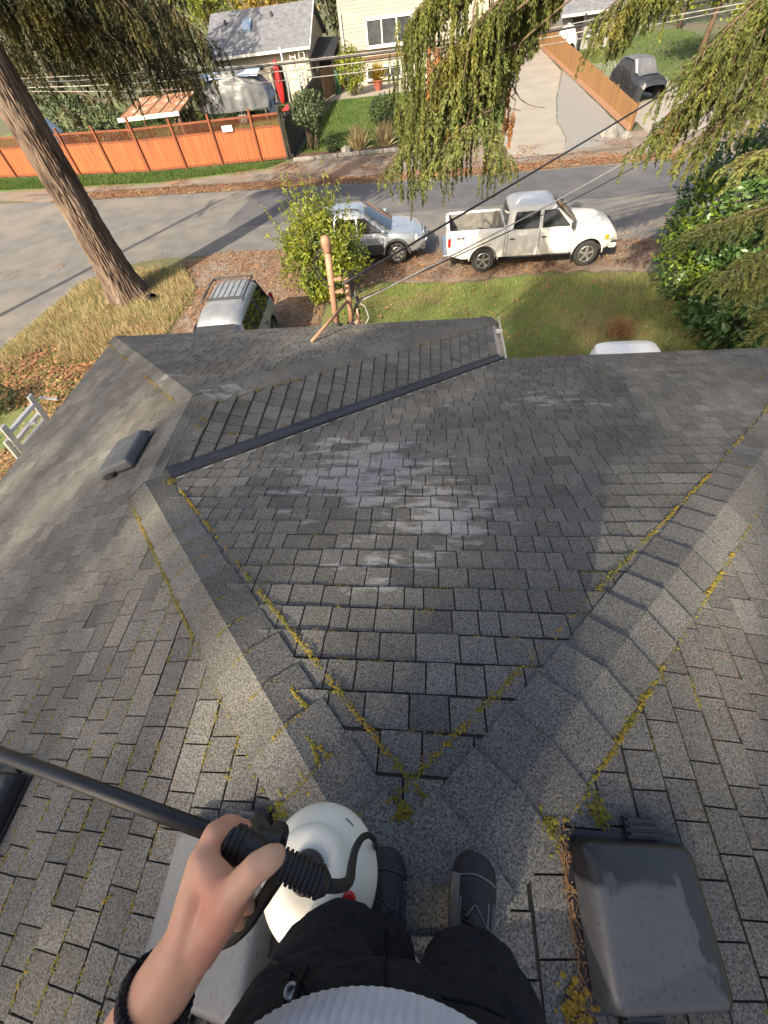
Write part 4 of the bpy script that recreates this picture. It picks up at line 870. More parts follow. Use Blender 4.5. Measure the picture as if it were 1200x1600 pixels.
la = shrub('laurel', 'tall laurel with dark glossy leaves at the right edge by the road', 'shrub', (7.9, 12.6, 0),
    [(7.7, 12.8, 2.3, 1.35, 1.3, 1.5, 6500, .16, .5), (8.8, 12.2, 2.8, 1.3, 1.3, 1.5, 4200, .16, .5), (7.4, 12.5, 1.2, 1.0, 1.0, 1.0, 2600, .16, .5)], M['laurel'], 18)
Q, T = [], []; rl = np.random.default_rng(4)
for (cx, cy, cz, s, n) in ((6.75, 12.1, 2.35, .28, 300), (6.45, 12.3, 1.75, .25, 260), (6.9, 12.2, 1.15, .3, 320), (7.4, 12.0, 3.75, .35, 260), (8.2, 12, 4.1, .4, 300), (7.3, 11.9, .95, .25, 200), (6.6, 12.4, 2.9, .15, 80)):
    c = np.array([cx, cy, cz])+s*rl.standard_normal((n, 3)); A = nrmz(rdir(rl, n)+[0, -.3, .3]); W = nrmz(np.cross(A, rdir(rl, n))); l2 = .14*(.6+.7*rl.random(n)); Q.append(leafq(c, A, W, l2, l2*.38)); T.append(.6+.8*rl.random(n))
anchored(la, quads('young_shoots', np.concatenate(Q), M['laurel_new'], la, tone=np.concatenate(T)))
shrub('laurel', 'low dense dark laurel hedge against the house front at the right', 'shrub', (8.3, 10.2, 0),
    [(8.4, 10.6, .7, 1.5, 1.6, 1.2, 6500, .17, .6), (8.5, 9.2, .6, 1.2, 1.3, 1.0, 3800, .17, .6), (7.6, 11.4, .45, .7, .7, .6, 1500, .16, .5)], M['laurel'], 12)
shrub('shrub', 'reddish brown low shrub at the eave beside the dark laurel', 'shrub', (6.6, 9.0, 0), [(6.6, 9.0, .25, .7, .5, .4, 900, .07, .2)], M['brownleaf'], 10)
shrub('shrub', 'small dark green shrub at the left edge above the ladder', 'shrub', (-12.3, 8.6, 0), [(-12.3, 8.7, .35, .55, .55, .45, 1500, .07, .4)], M['shrub_dark'], 8)
# weeds by the eave
wd = thing('dry_weed', (5.9, 11.0, 0), 'bleached weed stalks leaning over the lawn', 'weed'); b = MB(); rw = np.random.default_rng(2)
for k in range(16):
    p = np.array([5.9+.5*rw.standard_normal(), 10.9+.35*rw.standard_normal(), 0]); d = unit((rw.uniform(-.3, .7), rw.uniform(-.4, .4), 1)); P_ = [p]
    for q in range(6): d = unit(d+[.12, 0, -.12]+.1*rw.standard_normal(3)); P_.append(P_[-1]+d*.13)
    b.tube(P_, [.009*(1-.7*q/6) for q in range(7)], 4)
anchored(wd, b.build('stalks', M['straw'], wd))
wr = thing('dry_weed', (5.2, 10.9, 0), 'rust coloured tuft of dead grass on the lawn', 'weed'); rw = np.random.default_rng(6); n = 260
c = np.array([5.25, 10.9, 0])+rw.standard_normal((n, 3))*[.14, .12, 0]; A = nrmz(np.array([0, 0, 1.])+.28*rw.standard_normal((n, 3))); l2 = .55*(.4+.8*rw.random(n)); W = nrmz(np.cross(A, rdir(rw, n)))
anchored(wr, quads('blades', leafq(c+A*l2[:, None]/2, A, W, l2, np.full(n, .02)), M['needles'], wr, tone=.6+.8*rw.random(n)))
# ---- garden plants across the street
shrub('garden_shrub', 'round grey green standard shrub at the corner of the dark fence', 'shrub', (-7.2, 32.6, 0), [(-7.0, 32.6, 1.75, .95, .9, .85, 2600, .17, .5)], M['shrub'], 14)
shrub('garden_shrub', 'small dark round shrub in the mulch bed', 'shrub', (-5.7, 31.9, 0), [(-5.7, 31.9, .45, .5, .5, .5, 700, .12, .4)], M['shrub_dark'], 4)
shrub('garden_shrub', 'wide dark shrub in the middle of the neat lawn', 'shrub', (-2.7, 37.0, 0), [(-2.9, 37.0, .7, .95, .9, .8, 1800, .16, .5), (-2.1, 36.6, .5, .7, .7, .55, 900, .16, .5)], M['shrub_dark'], 6)
shrub('garden_shrub', 'loose yellow green shrub against the corner of the cream house', 'shrub', (-6.2, 48.2, 0), [(-6.2, 48.2, 1.5, 1.3, 1.0, 1.25, 2200, .22, .4)], M['bushleaf'], 14)
shrub('garden_shrub', 'red leaved low shrub beside the lawn rock', 'shrub', (-1.7, 38.2, 0), [(-1.7, 38.2, .4, .6, .5, .4, 500, .12, .4)], M['brownleaf'], 4)
def tuft(x, y, h, n, label, mat='straw', z=0, spread=.32, name='grass_tuft'):
    root = thing(name, (x, y, z), label, 'grass', 'ornamental grass clumps'); r = np.random.default_rng(int(abs(x*97+y*31)))
    c = np.array([x, y, z])+r.standard_normal((n, 3))*[.13, .13, 0]; A = nrmz(np.array([0, 0, 1.])+spread*r.standard_normal((n, 3))); A[:, 2] = abs(A[:, 2]); l2 = h*(.5+.7*r.random(n)); W = nrmz(np.cross(A, rdir(r, n)))
    anchored(root, quads('blades', leafq(c+A*l2[:, None]/2, A, W, l2, np.full(n, .045)), M[mat], root, tone=.6+.8*r.random(n))); return root
tuft(-4.1, 31.7, 1.1, 380, 'upright straw coloured grass clump beside the pale rock')
tuft(-2.5, 31.9, 1.1, 360, 'straw coloured grass clump half under the drooping conifer')
pot = thing('flower_pot', (-4.2, 49.2, 0), 'terracotta pot of golden grass under the low windows', 'pot')
b = MB(); b.lathe([(.26, 0), (.38, .55), (.42, .55), (.42, .65), (.34, .65), (.3, .5), (0, .5)], (0, 0, 0), n=20); b.build('pot_body', M['terracotta'], pot, auto=35)
rw = np.random.default_rng(12); n = 420; A = nrmz(np.array([0, 0, 1.])+.55*rw.standard_normal((n, 3))); A[:, 2] = abs(A[:, 2]); l2 = 1.3*(.4+.6*rw.random(n)); W = nrmz(np.cross(A, rdir(rw, n)))
quads('grass_blades', leafq(np.array([0, 0, .6])+A*l2[:, None]/2, A, W, l2, np.full(n, .07)), M['autumn'], pot, tone=.6+.8*rw.random(n))
def rock(x, y, s, label, seed):
    b = bmesh.new(); bmesh.ops.create_icosphere(b, subdivisions=3, radius=s)
    for v in b.verts:
        d = mnoise.noise((v.co.x/s*1.2+seed, v.co.y/s*1.2, v.co.z/s*1.2)); v.co *= 1+.35*d; v.co.z *= .7
    me = bpy.data.meshes.new('rock'); b.to_mesh(me); b.free(); o = link('rock', me, M['stone']); o.location = (x, y, s*.4); return tag(o, label, 'rock', 'garden rocks')
rock(-4.85, 31.4, .3, 'pale angular rock in the mulch bed', 1); rock(-1.4, 37.3, .32, 'whitish rock next to the wide dark lawn shrub', 4)
rock(9.6, 29.4, .42, 'grey boulder at the end of the right hand fence', 7); rock(10.3, 28.9, .26, 'smaller stone beside the grey boulder', 9)
# ---- trees behind the gardens
def tree(name, x, y, h, cr, label, mat, seed, ls=.34, n=5200, cz=.62, group='trees behind the houses', trunk_r=.22):
    root = thing(name, (x, y, 0), label, 'tree', group); r = np.random.default_rng(seed); b = MB()
    b.tube([(x, y, -.1), (x+.1, y, h*.35), (x, y+.1, h*.8)], [trunk_r, trunk_r*.7, trunk_r*.2], 10); Q, T = [], []
    for k in range(16):
        a = r.random()*6.28; e = np.array([x+cr*.75*math.cos(a)*r.uniform(.3, 1), y+cr*.75*math.sin(a)*r.uniform(.3, 1), h*r.uniform(.4, .95)]); s0 = np.array([x, y, h*r.uniform(.2, .55)])
        b.tube(bez(s0, (s0+e)/2+[0, 0, .3], e, 5), [.07, .055, .04, .03, .015], 5); m = n//16; c = e+r.standard_normal((m, 3))*cr*np.array([.28, .28, .2]); A = nrmz(rdir(r, m)); W = nrmz(np.cross(A, rdir(r, m))); l2 = ls*(.5+.8*r.random(m)); Q.append(leafq(c, A, W, l2, l2*.6)); T.append(.4+r.random(m))
    anchored(root, b.build('trunk', M['twig'], root, smooth=True), quads('crown', np.concatenate(Q), mat, root, tone=np.concatenate(T))); return root
tree('broadleaf_tree', -14.5, 62, 9, 4.2, 'yellow leaved tree behind the grey roofed house', M['autumn'], 41)
tree('broadleaf_tree', -22, 63, 10, 4.5, 'green and yellow tree left of the grey roofed house', M['bushleaf'], 42)
tree('broadleaf_tree', 3.5, 62, 8, 4.0, 'golden tree behind the drooping conifer curtain', M['autumn'], 43)
tree('broadleaf_tree', 8.2, 74, 9, 4.2, 'orange and gold tree at the far end of the driveway', M['autumn'], 44)
tree('broadleaf_tree', 19, 44, 8, 3.6, 'yellow green tree behind the covered car', M['bushleaf'], 45)
tree('broadleaf_tree', -8.6, 58, 9, 3.0, 'thin twiggy tree between the two houses', M['shrub'], 46, n=2200)
tree('broadleaf_tree', -30, 52, 8, 4.6, 'broad green tree far left behind the orange fence', M['shrub'], 47)
tree('broadleaf_tree', 24, 62, 10, 5, 'green tree beyond the house at the far right', M['shrub'], 48)
tree('broadleaf_tree', 30, 40, 9, 4.4, 'tree across the street past the right edge', M['shrub'], 49)
shrub('hedge_shrub', 'leafy green shrub peeping over the orange fence left of the leaf covered shed', 'shrub', (-24.5, 36.6, 0), [(-24.5, 36.8, 1.6, 2.0, 1.2, 1.7, 3600, .24, .4), (-21.8, 36.8, 1.3, 1.2, 1, 1.3, 1700, .24, .4)], M['shrub'], 12)
def conifer(x, y, h, cr, label, mat, seed, leaf=.3, nl=44, group=None, z0=.12, dens=2.0, hang=.9, trunk=True, tr=.3, name='conifer_tree', step=.3):
    root = thing(name, (x, y, 0), label, 'tree', group); c = Conifer(seed)
    trunk_mesh('trunk', (x, y, -.1), (x, y, h), tr, .04, root, nseg=24, nang=16, seed=seed, flare=tr*.5)
    for k in range(nl):
        f = (k+.5)/nl; z = h*(z0+(1-z0)*f*.97); a = k*2.399+c.r.uniform(-.3, .3); L_ = cr*(1-f)**.75+.25; p0 = np.array([x, y, z]); p2 = p0+[L_*math.cos(a), L_*math.sin(a), -.22*L_]
        c.limb(bez(p0, (p0+p2)/2+[0, 0, .16*L_], p2, 6), .05, max(4, int(L_*3.2)), .32*cr, hang, leaf, dens, (.35, 1.25), .12, 1., step)
    c.build(root, mat); return root
conifer(-19.5, 42.5, 14, 4.2, 'dark drooping conifer standing behind the leaf covered shed', M['conifer_dark'], 51, leaf=.34, nl=40, z0=.16, tr=.4)
conifer(-17.6, 40.6, 10, 1.6, 'slim dark conifer beside the grey covered boat', M['conifer_dark'], 52, leaf=.26, nl=26, z0=.1, tr=.16)
conifer(-27, 41, 15, 4.4, 'shaggy conifer at the far left behind the fence', M['conifer_dark'], 53, leaf=.36, nl=38, z0=.18, tr=.4)
# unseen trees far behind the photographer; crown gaps shaped to place roof sun patches
HX, LX = np.array([.454, .891]), np.array([.891, -.454]); rk = np.random.default_rng(77); NB = 19000; TE = math.tan(SUN_EL)
ba = rk.uniform(-8, 7, NB); bc = rk.uniform(2.2, 10.2, NB)+.35*rk.standard_normal(NB); bs = -25+2.2*rk.standard_normal(NB)
nz = np.array([mnoise.noise((x*1.1, y*1.1, 1.))+.5*mnoise.noise((x*2.7, y*2.7, 4.)) for x, y in zip(ba, bc)]); keep = nz > -.42
for (a0, c0, ra_, rc_) in ((-.95, 5.2, .45, .38), (.64, 5.95, .5, .5), (.7, 6.95, .65, .48), (-4.4, 4.6, .6, .85), (-3.7, 5.1, .3, .35), (-2.6, 4.4, .2, .3), (-5.6, 3.9, .5, .6), (1.6, 5.0, .12, .2), (-1.9, 5.75, .14, .2)):
    keep &= ((ba-a0)/ra_)**2+((bc-c0)/rc_)**2 > (1+.5*nz)*(rk.random(NB) < .82)
keep &= ~((ba < -3.4) & (bc > 6.1) & (nz > -.2)) & ~((ba < -3.6) & (rk.random(NB) < .35)); ba, bc, bs = ba[keep], bc[keep], bs[keep]
tre = [-7, -4.9, -2.9, -1.4, .1, .5, 2.2, 4.1, 6.]
for k, ta in enumerate(tre):
    m = np.argmin(abs(ba[:, None]-np.array(tre)[None]), 1) == k; p = LX*ta+HX*-25.; root = thing('tall_tree', (p[0], p[1], 0), 'tall unseen tree far behind the house, crown shaped to shade the roof', 'tree', 'trees behind the photographer')
    A_, C_2, S2 = ba[m], bc[m], bs[m]; P_ = np.column_stack([LX[0]*A_+HX[0]*S2, LX[1]*A_+HX[1]*S2, C_2-S2*TE]); n = len(P_); A = rdir(rk, n); W = nrmz(np.cross(A, rdir(rk, n))); l2 = .34*(.5+.8*rk.random(n)); b = MB()
    b.tube([(p[0], p[1], -.1), (p[0]+.1, p[1], 12), (p[0], p[1], 24.5)], [.2, .13, .05], 8)
    for q in P_[::max(1, n//26)]: s0 = np.array([p[0], p[1], q[2]-.9]); b.tube(bez(s0, (s0+q)/2+[0, 0, .2], q, 4), [.04, .03, .02, .01], 4)
    anchored(root, b.build('trunk', M['twig'], root, smooth=True), quads('crown', leafq(P_, A, W, l2, l2*.6), M['shrub'], root, tone=.5+.9*rk.random(n)))
# ================================================================ vehicles
def wheel(parent, x, y, r, wd, out, spokes=5):
    w_ = bpy.data.objects.new('wheel', None); col.objects.link(w_); w_.parent = parent; w_.location = (x, y, r)
    b = MB(); h = wd/2; ax = (0, out, 0)
    b.lathe([(r*.62, -h*.8), (r*.66, -h), (r*.9, -h), (r*.98, -h*.75), (r, -h*.4), (r, h*.4), (r*.98, h*.75), (r*.9, h), (r*.66, h), (r*.62, h*.8)], (0, 0, 0), ax, 40); b.build('tyre', M['tyre'], w_, auto=30)
    b = MB(); b.lathe([(r*.64, -h*.6), (r*.64, h*.86), (r*.60, h*.92), (r*.57, h*.8), (r*.54, h*.25), (0.0, h*.2)], (0, 0, 0), ax, 40); b.build('rim', M['alloy'], w_, auto=30)
    b = MB()
    for k in range(spokes):
        a = 2*math.pi*k/spokes+.3; d = np.array([math.cos(a), 0, math.sin(a)]); b.bar(d*r*.08+np.array([0, out*h*.72, 0]), d*r*.585+np.array([0, out*h*.66, 0]), r*.17, h*.3, up=(0, 1, 0))
    b.lathe([(r*.15, h*.5), (r*.15, h*.82), (r*.1, h*.88), (0, h*.89)], (0, 0, 0), ax, 16); b.build('spokes', M['alloy'], w_)
    b = MB(); b.lathe([(r*.52, h*.21), (0, h*.22)], (0, 0, 0), ax, 24); b.build('brake', M['rubber'], w_)
    return w_
def car(root, S, paint):
    L_, W, ra, fa, R_ = S['L'], S['W'], S['ra'], S['fa'], S['R']; sill = S['sill']; belt = S['belt']; bed = S.get('bed')
    ar = R_*1.26
    def ends(x):   # plan rounding at both ends
        f = 0
        if x > L_-S['nose']: f = ((x-(L_-S['nose']))/S['nose'])**2*S['ntap']
        if x < S['tailr']: f = max(f, ((S['tailr']-x)/S['tailr'])**2*S['ttap'])
        return W-f
    def top(x):
        pts = S['top']
        for (x0, z0), (x1, z1) in zip(pts, pts[1:]):
            if x <= x1: t = (x-x0)/max(x1-x0, 1e-6); return z0+(z1-z0)*(t*t*(3-2*t) if S.get('smooth') else t)
        return pts[-1][1]
    def bottom(x):
        z = sill+(.12*max(0, (x-(L_-.55))/.55) if x > L_-.55 else 0)+(.14*max(0, (.5-x)/.5) if x < .5 else 0)
        for a in (ra, fa):
            if abs(x-a) < ar: z = max(z, R_+math.sqrt(ar*ar-(x-a)**2)*.98)
        return z
    xs = sorted(set([round(v, 4) for v in list(np.linspace(0, L_, 60))+[a+ar*math.cos(t) for a in (ra, fa) for t in np.linspace(0, math.pi, 17)]+([bed[0]-.001, bed[0], bed[1], bed[1]+.001] if bed else [])]))
    xs = [x for x in xs if 0 <= x <= L_]
    def side(x):
        w_ = ends(x); zb = bottom(x); zt = top(x); m1 = max(zb+.015, .45*belt+.25); sh = zt-.09
        m1 = min(m1, sh-.03)
        return [(w_-.035, zb), (w_-.004, zb+.3*(m1-zb)), (w_, m1), (w_-.002, (m1+sh)/2+.03), (w_-.03, sh), (w_-.06, zt-.025)]
    rows = []
    for x in xs:
        s = side(x); w_ = ends(x); zt = top(x)
        if bed and bed[0] <= x <= bed[1]: s += [(w_-.085, zt), (w_-.12, zt), (w_-.135, zt-.03), (w_-.14, bed[2]), (0, bed[2])]
        else: s += [(w_-.11, zt-.004), (w_*.72, zt+.012), (w_*.45, zt+.022), (w_*.2, zt+.028), (0, zt+.03)]
        rows.append([(x, -y, z) for y, z in s]+[(x, y, z) for y, z in reversed(s[:-1])])
    b = MB(); b.loft(rows, closed=False, caps=False); n = len(rows[0])
    b.f.append(tuple(range(n))); b.t.append(1.); b.f.append(tuple(len(b.v)-n+k for k in range(n-1, -1, -1))); b.t.append(1.)
    b.build('body', paint, root, auto=38)
    b = MB(); b.box((L_/2, 0, sill+.06), (L_-.5, 2*(W-.16), .16)); b.box((L_/2, 0, sill-.08), (L_-1.2, .9, .2)); b.build('underbody', M['rubber'], root)
    for a in (ra, fa):   # wheel housings
        b = MB(); pts = [(a+ar*1.02*math.cos(t), R_+ar*1.02*math.sin(t)) for t in np.linspace(0, math.pi, 15)]
        for sy in (-1, 1): b.loft([[(px_, sy*(W-.42), pz), (px_, sy*(W-.02), pz)] for px_, pz in pts], closed=False, caps=False); b.add([(px_, sy*(W-.42), pz) for px_, pz in pts], [tuple(range(15))])
        b.build('wheel_housing', M['rubber'], root)
    for a in (ra, fa):
        for sy in (-1, 1): wheel(root, a, sy*(W-S['ww']/2-.015), R_, S['ww'], sy, S.get('spokes', 5))
    def panel(x0, x1, i0, i1, off, sy, name, mat, parent=None, nx=10):
        bb = MB(); rr = []
        for x in np.linspace(x0, x1, nx):
            s = side(x); rr.append([(x, sy*(y+off), z) for y, z in s[i0:i1+1]])
        inner = [[(x, y-sy*(off+.01), z) for x, y, z in r_] for r_ in rr]
        bb.loft(rr, closed=False, caps=False); 
        edge = [r_[0] for r_ in rr]+rr[-1][1:]+[r_[-1] for r_ in rr[-2::-1]]+rr[0][-2:0:-1]; ein = [(x, y-sy*(off+.012), z) for x, y, z in edge]
        bb.add(edge+ein, [(k, (k+1) % len(edge), len(edge)+(k+1) % len(edge), len(edge)+k) for k in range(len(edge))])
        return bb.build(name, mat, parent or root, auto=38)
    def seamline(x, sy, parent=None, i0=0, i1=5):
        bb = MB(); bb.tube([(x, sy*(y+.003), z) for y, z in side(x)[i0:i1+1]], .0065, 5); return bb.build('panel_gap', M['rubber'], parent or root)
    S['seamline'] = seamline
    S['side'] = side; S['panel'] = panel; S['ends'] = ends; S['topf'] = top
    # greenhouse
    (cb0, cb1, cw, cz0), (cr0, cr1, rw, cz1, czt) = S['cab0'], S['cab1']
    def ring(x0, x1, hw, z, n_=7, N_=48, crown=0.):
        out = []
        for k in range(N_):
            a = 2*math.pi*k/N_; c, s = math.cos(a), math.sin(a); X = (x0+x1)/2+(x1-x0)/2*np.sign(c)*abs(c)**(2/n_); Y = hw*np.sign(s)*abs(s)**(2/n_); out.append((X, Y, z+crown*(1-(Y/hw)**2)))
        return out
    b = MB(); rings = [ring(cb0, cb1, cw, cz0), ring(cr0-.02, cr1+.03, rw+.01, cz1-.03), ring(cr0+.01, cr1-.01, rw-.02, cz1+.02, 5, crown=.005), ring(cr0+.09, cr1-.1, rw-.1, czt-.02, 4.5, crown=.01), ring(cr0+.3, cr1-.35, rw-.32, czt, 4, crown=.01)]
    b.loft(rings, caps=False); b.f.append(tuple(4*48+k for k in range(48))); b.t.append(1.)
    b.build('cab', S.get('cabmat', paint), root, auto=50)
    def cy(z): t = (z-cz0)/(cz1-.03-cz0); return cw+(rw+.01-cw)*t
    def swin(poly, sy, name='side_window', off=.012):
        bb = MB(); pts = [(x, sy*(cy(z)+off), z) for x, z in poly]; bb.prism(pts, .02, (0, -sy, 0)); o = bb.build(name, M['glass'], root)
        fr = MB(); cx_ = sum(p[0] for p in pts)/len(pts); cz_ = sum(p[2] for p in pts)/len(pts)
        for (p, q) in zip(pts, pts[1:]+pts[:1]): fr.bar(p, q, .014, .022, up=(0, 1, 0))
        fr.build('window_seal', M['rubber'], o); return o
    S['swin'] = swin
    def glassend(xb, zb, hwb, xt, zt, hwt, name, off):
        bb = MB(); d = unit((zt-zb, 0, -(xt-xb))); d = d*off
        pts = [np.array([xb, -hwb, zb])+d, np.array([xb, hwb, zb])+d, np.array([xt, hwt, zt])+d, np.array([xt, -hwt, zt])+d]
        rows_ = []
        for t in np.linspace(0, 1, 7):
            rows_.append([pts[0]+(pts[1]-pts[0])*t+d*1.2*math.sin(math.pi*t), pts[3]+(pts[2]-pts[3])*t+d*.9*math.sin(math.pi*t)])
        bb.loft(rows_, closed=False, caps=False); return bb.build(name, M['glass'], root, smooth=True)
    S['glassend'] = glassend
    return S
# ---- white pickup
tr = thing('pickup_truck', (.69, 16.02, 0), 'white crew cab pickup parked on the leaf strewn shoulder', 'pickup truck')
S = car(tr, dict(L=5.42, W=.91, ra=1.2, fa=4.52, R=.375, ww=.25, sill=.46, belt=1.12, nose=.75, ntap=.2, tailr=.12, ttap=.03, bed=(.07, 1.80, .80),
    top=[(0, 1.28), (1.84, 1.28), (1.85, 1.2), (4.05, 1.17), (4.9, 1.07), (5.25, .98), (5.42, .78)], cab0=(1.86, 4.10, .86, 1.15), cab1=(1.94, 3.36, .72, 1.68, 1.775)), M['white_paint'])
for sy in (-1, 1):
    for x_ in (1.835, 1.915, 2.915, 3.945): S['seamline'](x_, sy)
    b = MB(); b.tube([(x_, sy*.885, .50) for x_ in np.linspace(1.92, 3.9, 6)], .006, 5); b.build('panel_gap', M['rubber'], tr)
    for (x0, x1) in ((1.93, 2.90), (2.93, 3.93)):
        d_ = S['panel'](x0, x1, 0, 5, .006, sy, 'door', M['white_paint'])
        b = MB(); b.box((x0+.13 if x0 < 2.5 else x0+.13, sy*(.925), .98), (.15, .03, .035)); b.build('handle', M['cladding'], d_, bevel=.006)
    S['swin']([(2.07, 1.23), (2.84, 1.23), (2.83, 1.64), (2.12, 1.64)], sy); S['swin']([(2.97, 1.23), (3.80, 1.23), (3.36, 1.64), (2.96, 1.64)], sy)
    b = MB(); b.box((3.86, sy*1.0, 1.27), (.1, .17, .15)); b.build('mirror', M['cladding'], tr, bevel=.03)
    b = MB(); b.box((.06, sy*.885, .98), (.10, .06, .26)); b.build('tail_light', M['tail'], tr, bevel=.015)
    b = MB(); b.box((5.14, sy*.80, .84), (.2, .16, .16)); b.build('headlight', M['lamp'], tr, bevel=.03)
    b = MB(); b.box((5.02, sy*.885, .84), (.12, .04, .12)); b.build('turn_signal', M['amber'], tr, bevel=.01)
    b = MB(); b.box((4.05, sy*.87, .36), (.03, .08, .26)); b.build('mud_flap', M['rubber'], tr)
    for a in (1.2, 4.52):   # flared arch lip
        b = MB(); b.tube([(a+.475*math.cos(t), sy*.90, .375+.475*math.sin(t)) for t in np.linspace(.05, math.pi-.05, 20)], .022, 6); b.build('arch_lip', M['white_paint'], tr, smooth=True)
S['glassend'](4.05, 1.2, .72, 3.40, 1.66, .6, 'windscreen', .02); S['glassend'](1.88, 1.26, .62, 1.94, 1.62, .56, 'rear_window', -.02)
b = MB(); b.box((5.30, 0, .56), (.22, 1.62, .16)); b.build('front_bumper', M['white_paint'], tr, bevel=.03)
b = MB(); b.tube([(4.02, y, 1.19+.02*(1-(y/.8)**2)) for y in np.linspace(-.8, .8, 12)], .008, 5); b.build('panel_gap', M['rubber'], tr)
b = MB(); b.box((5.31, 0, .665), (.19, 1.64, .05)); b.build('bumper_trim', M['cladding'], tr, bevel=.01)
b = MB(); b.box((5.37, 0, .84), (.06, 1.05, .2)); b.build('grille', M['cladding'], tr, bevel=.02)
b = MB(); b.box((-.06, 0, .52), (.14, 1.66, .16)); b.build('rear_bumper', M['chrome'], tr, bevel=.02)
b = MB(); b.box((-.012, 0, .98), (.03, 1.5, .5)); tg_ = b.build('tailgate', M['white_paint'], tr, bevel=.01)
b = MB(); b.box((-.035, 0, 1.08), (.02, .3, .08)); b.build('handle', M['cladding'], tg_)
b = MB(); b.box((.94, 0, .815), (1.70, 1.50, .02))
for sy in (-1, 1): b.box((.94, sy*.765, 1.02), (1.72, .012, .42)); b.lathe([(.45, -.13), (.45, .13)], (1.2, sy*.66, .58), (0, 1, 0), 28)
b.box((.085, 0, 1.02), (.012, 1.5, .42)); b.box((1.79, 0, 1.02), (.012, 1.5, .42))
for k in range(9): b.box((.94, -.6+.15*k, .83), (1.66, .05, .014))
b.build('bed_liner', M['bedliner'], tr, auto=30)
b = MB(); b.lathe([(.05, 0), (.05, .03), (0, .03)], (.1, .7, 1.12), (1, 0, 0), 12); b.build('bed_lamp', M['amber'], tr)
b = MB(); b.box((3.1, 0, .46), (3.4, .1, .12)); [b.tube([(2.1, sy*.84, .42), (4.0, sy*.84, .42)], .03, 8) for sy in (-1, 1)]; b.build('side_step', M['cladding'], tr)
cu = bpy.data.curves.new('badge_text', 'FONT'); cu.body = '4x4'; cu.size = .17; cu.extrude = .003; cu.align_x = 'CENTER'; cu.shear = .25
to = bpy.data.objects.new('tmp', cu); col.objects.link(to); dg = bpy.context.evaluated_depsgraph_get(); me = bpy.data.meshes.new_from_object(to.evaluated_get(dg)); bpy.data.objects.remove(to)
bo = link('badge', me, M['cladding'], tr); me.materials.clear(); me.materials.append(M['cladding']); bo.location = (.40, -.915, 1.045); bo.rotation_euler = (math.pi/2, 0, 0)
b = MB()
for k in range(2): b.tube([(3.95-.35*k, -.55+.55*k, 1.28+.02*k), (4.02-.3*k, -.1+.5*k, 1.24)], .008, 5)
b.build('wiper', M['rubber'], tr)
# ---- silver blue SUV behind the bush
sv = thing('suv', (-4.55, 17.0, 0), 'silver blue SUV with dark lower trim parked behind the bush', 'car', rotz=.03)
S = car(sv, dict(L=4.5, W=.91, ra=.86, fa=3.46, R=.345, ww=.23, sill=.36, belt=1.0, nose=.9, ntap=.26, tailr=.5, ttap=.15, spokes=7, smooth=True,
    top=[(0, .86), (.08, .98), (.3, 1.02), (3.0, 1.02), (3.3, 1.0), (4.0, .93), (4.35, .78), (4.5, .6)], cab0=(.12, 3.34, .86, .98), cab1=(.5, 2.35, .64, 1.52, 1.65)), M['silver_paint'])
for sy in (-1, 1):
    for x_ in (1.265, 2.115, 2.995): S['seamline'](x_, sy)
    for (x0, x1) in ((1.28, 2.1), (2.13, 2.98)):
        d_ = S['panel'](x0, x1, 0, 5, .005, sy, 'door', M['silver_paint']); b = MB(); b.box((x0+.13, sy*.925, .88), (.15, .03, .03)); b.build('handle', M['silver_paint'], d_, bevel=.006)
    for (x0, x1) in ((.35, .42), (1.31, 3.0)): S['panel'](x0, x1, 0, 2, .012, sy, 'lower_trim', M['cladding'])
    for a in (.86, 3.46):
        b = MB(); pts = [(a+.5*math.cos(t), .345+.5*math.sin(t)) for t in np.linspace(0, math.pi, 17)]; pin = [(a+.43*math.cos(t), .345+.43*math.sin(t)) for t in np.linspace(0, math.pi, 17)]
        b.loft([[(p[0], sy*.90, p[1]), (p[0], sy*.93, p[1]), (q[0], sy*.935, q[1]), (q[0], sy*.88, q[1])] for p, q in zip(pts, pin)], closed=True, caps=True); b.build('arch_trim', M['cladding'], sv, auto=40)
    S['swin']([(1.32, 1.05), (2.06, 1.05), (2.04, 1.45), (1.36, 1.45)], sy); S['swin']([(2.14, 1.05), (2.98, 1.05), (2.36, 1.45), (2.12, 1.45)], sy); S['swin']([(.48, 1.06), (1.24, 1.05), (1.28, 1.44), (.72, 1.44)], sy)
    b = MB(); b.box((3.02, sy*1.0, 1.1), (.12, .16, .14)); b.build('mirror', M['silver_paint'], sv, bevel=.03)
    b = MB(); b.lathe([(.13, 0), (.12, .05), (.06, .08), (0, .085)], (4.16, sy*.70, .74), (.8, sy*.5, .35), 18); b.build('headlight', M['lamp'], sv, smooth=True)
    b = MB(); b.box((3.98, sy*.885, .62), (.14, .04, .07)); b.build('turn_signal', M['amber'], sv, bevel=.01)
    b = MB(); b.box((.1, sy*.80, .95), (.1, .14, .3)); b.build('tail_light', M['tail'], sv, bevel=.02)
    b = MB(); b.tube([(.75, sy*.56, 1.66), (.85, sy*.57, 1.71), (2.1, sy*.57, 1.71), (2.2, sy*.56, 1.66)], .018, 8); b.build('roof_rail', M['cladding'], sv)
S['glassend'](3.26, 1.03, .70, 2.42, 1.53, .54, 'windscreen', .02); S['glassend'](.14, 1.05, .66, .5, 1.52, .52, 'rear_window', -.02)
b = MB(); b.box((4.4, 0, .48), (.22, 1.5, .24)); b.build('front_bumper', M['cladding'], sv, bevel=.05)
b = MB(); b.tube([(4.5, -.55, .55), (4.54, -.5, .66), (4.54, .5, .66), (4.5, .55, .55)], .03, 8); b.build('bumper_bar', M['chrome'], sv, smooth=True)
b = MB(); b.box((4.44, 0, .72), (.05, .5, .1)); b.build('grille', M['chrome'], sv, bevel=.02)
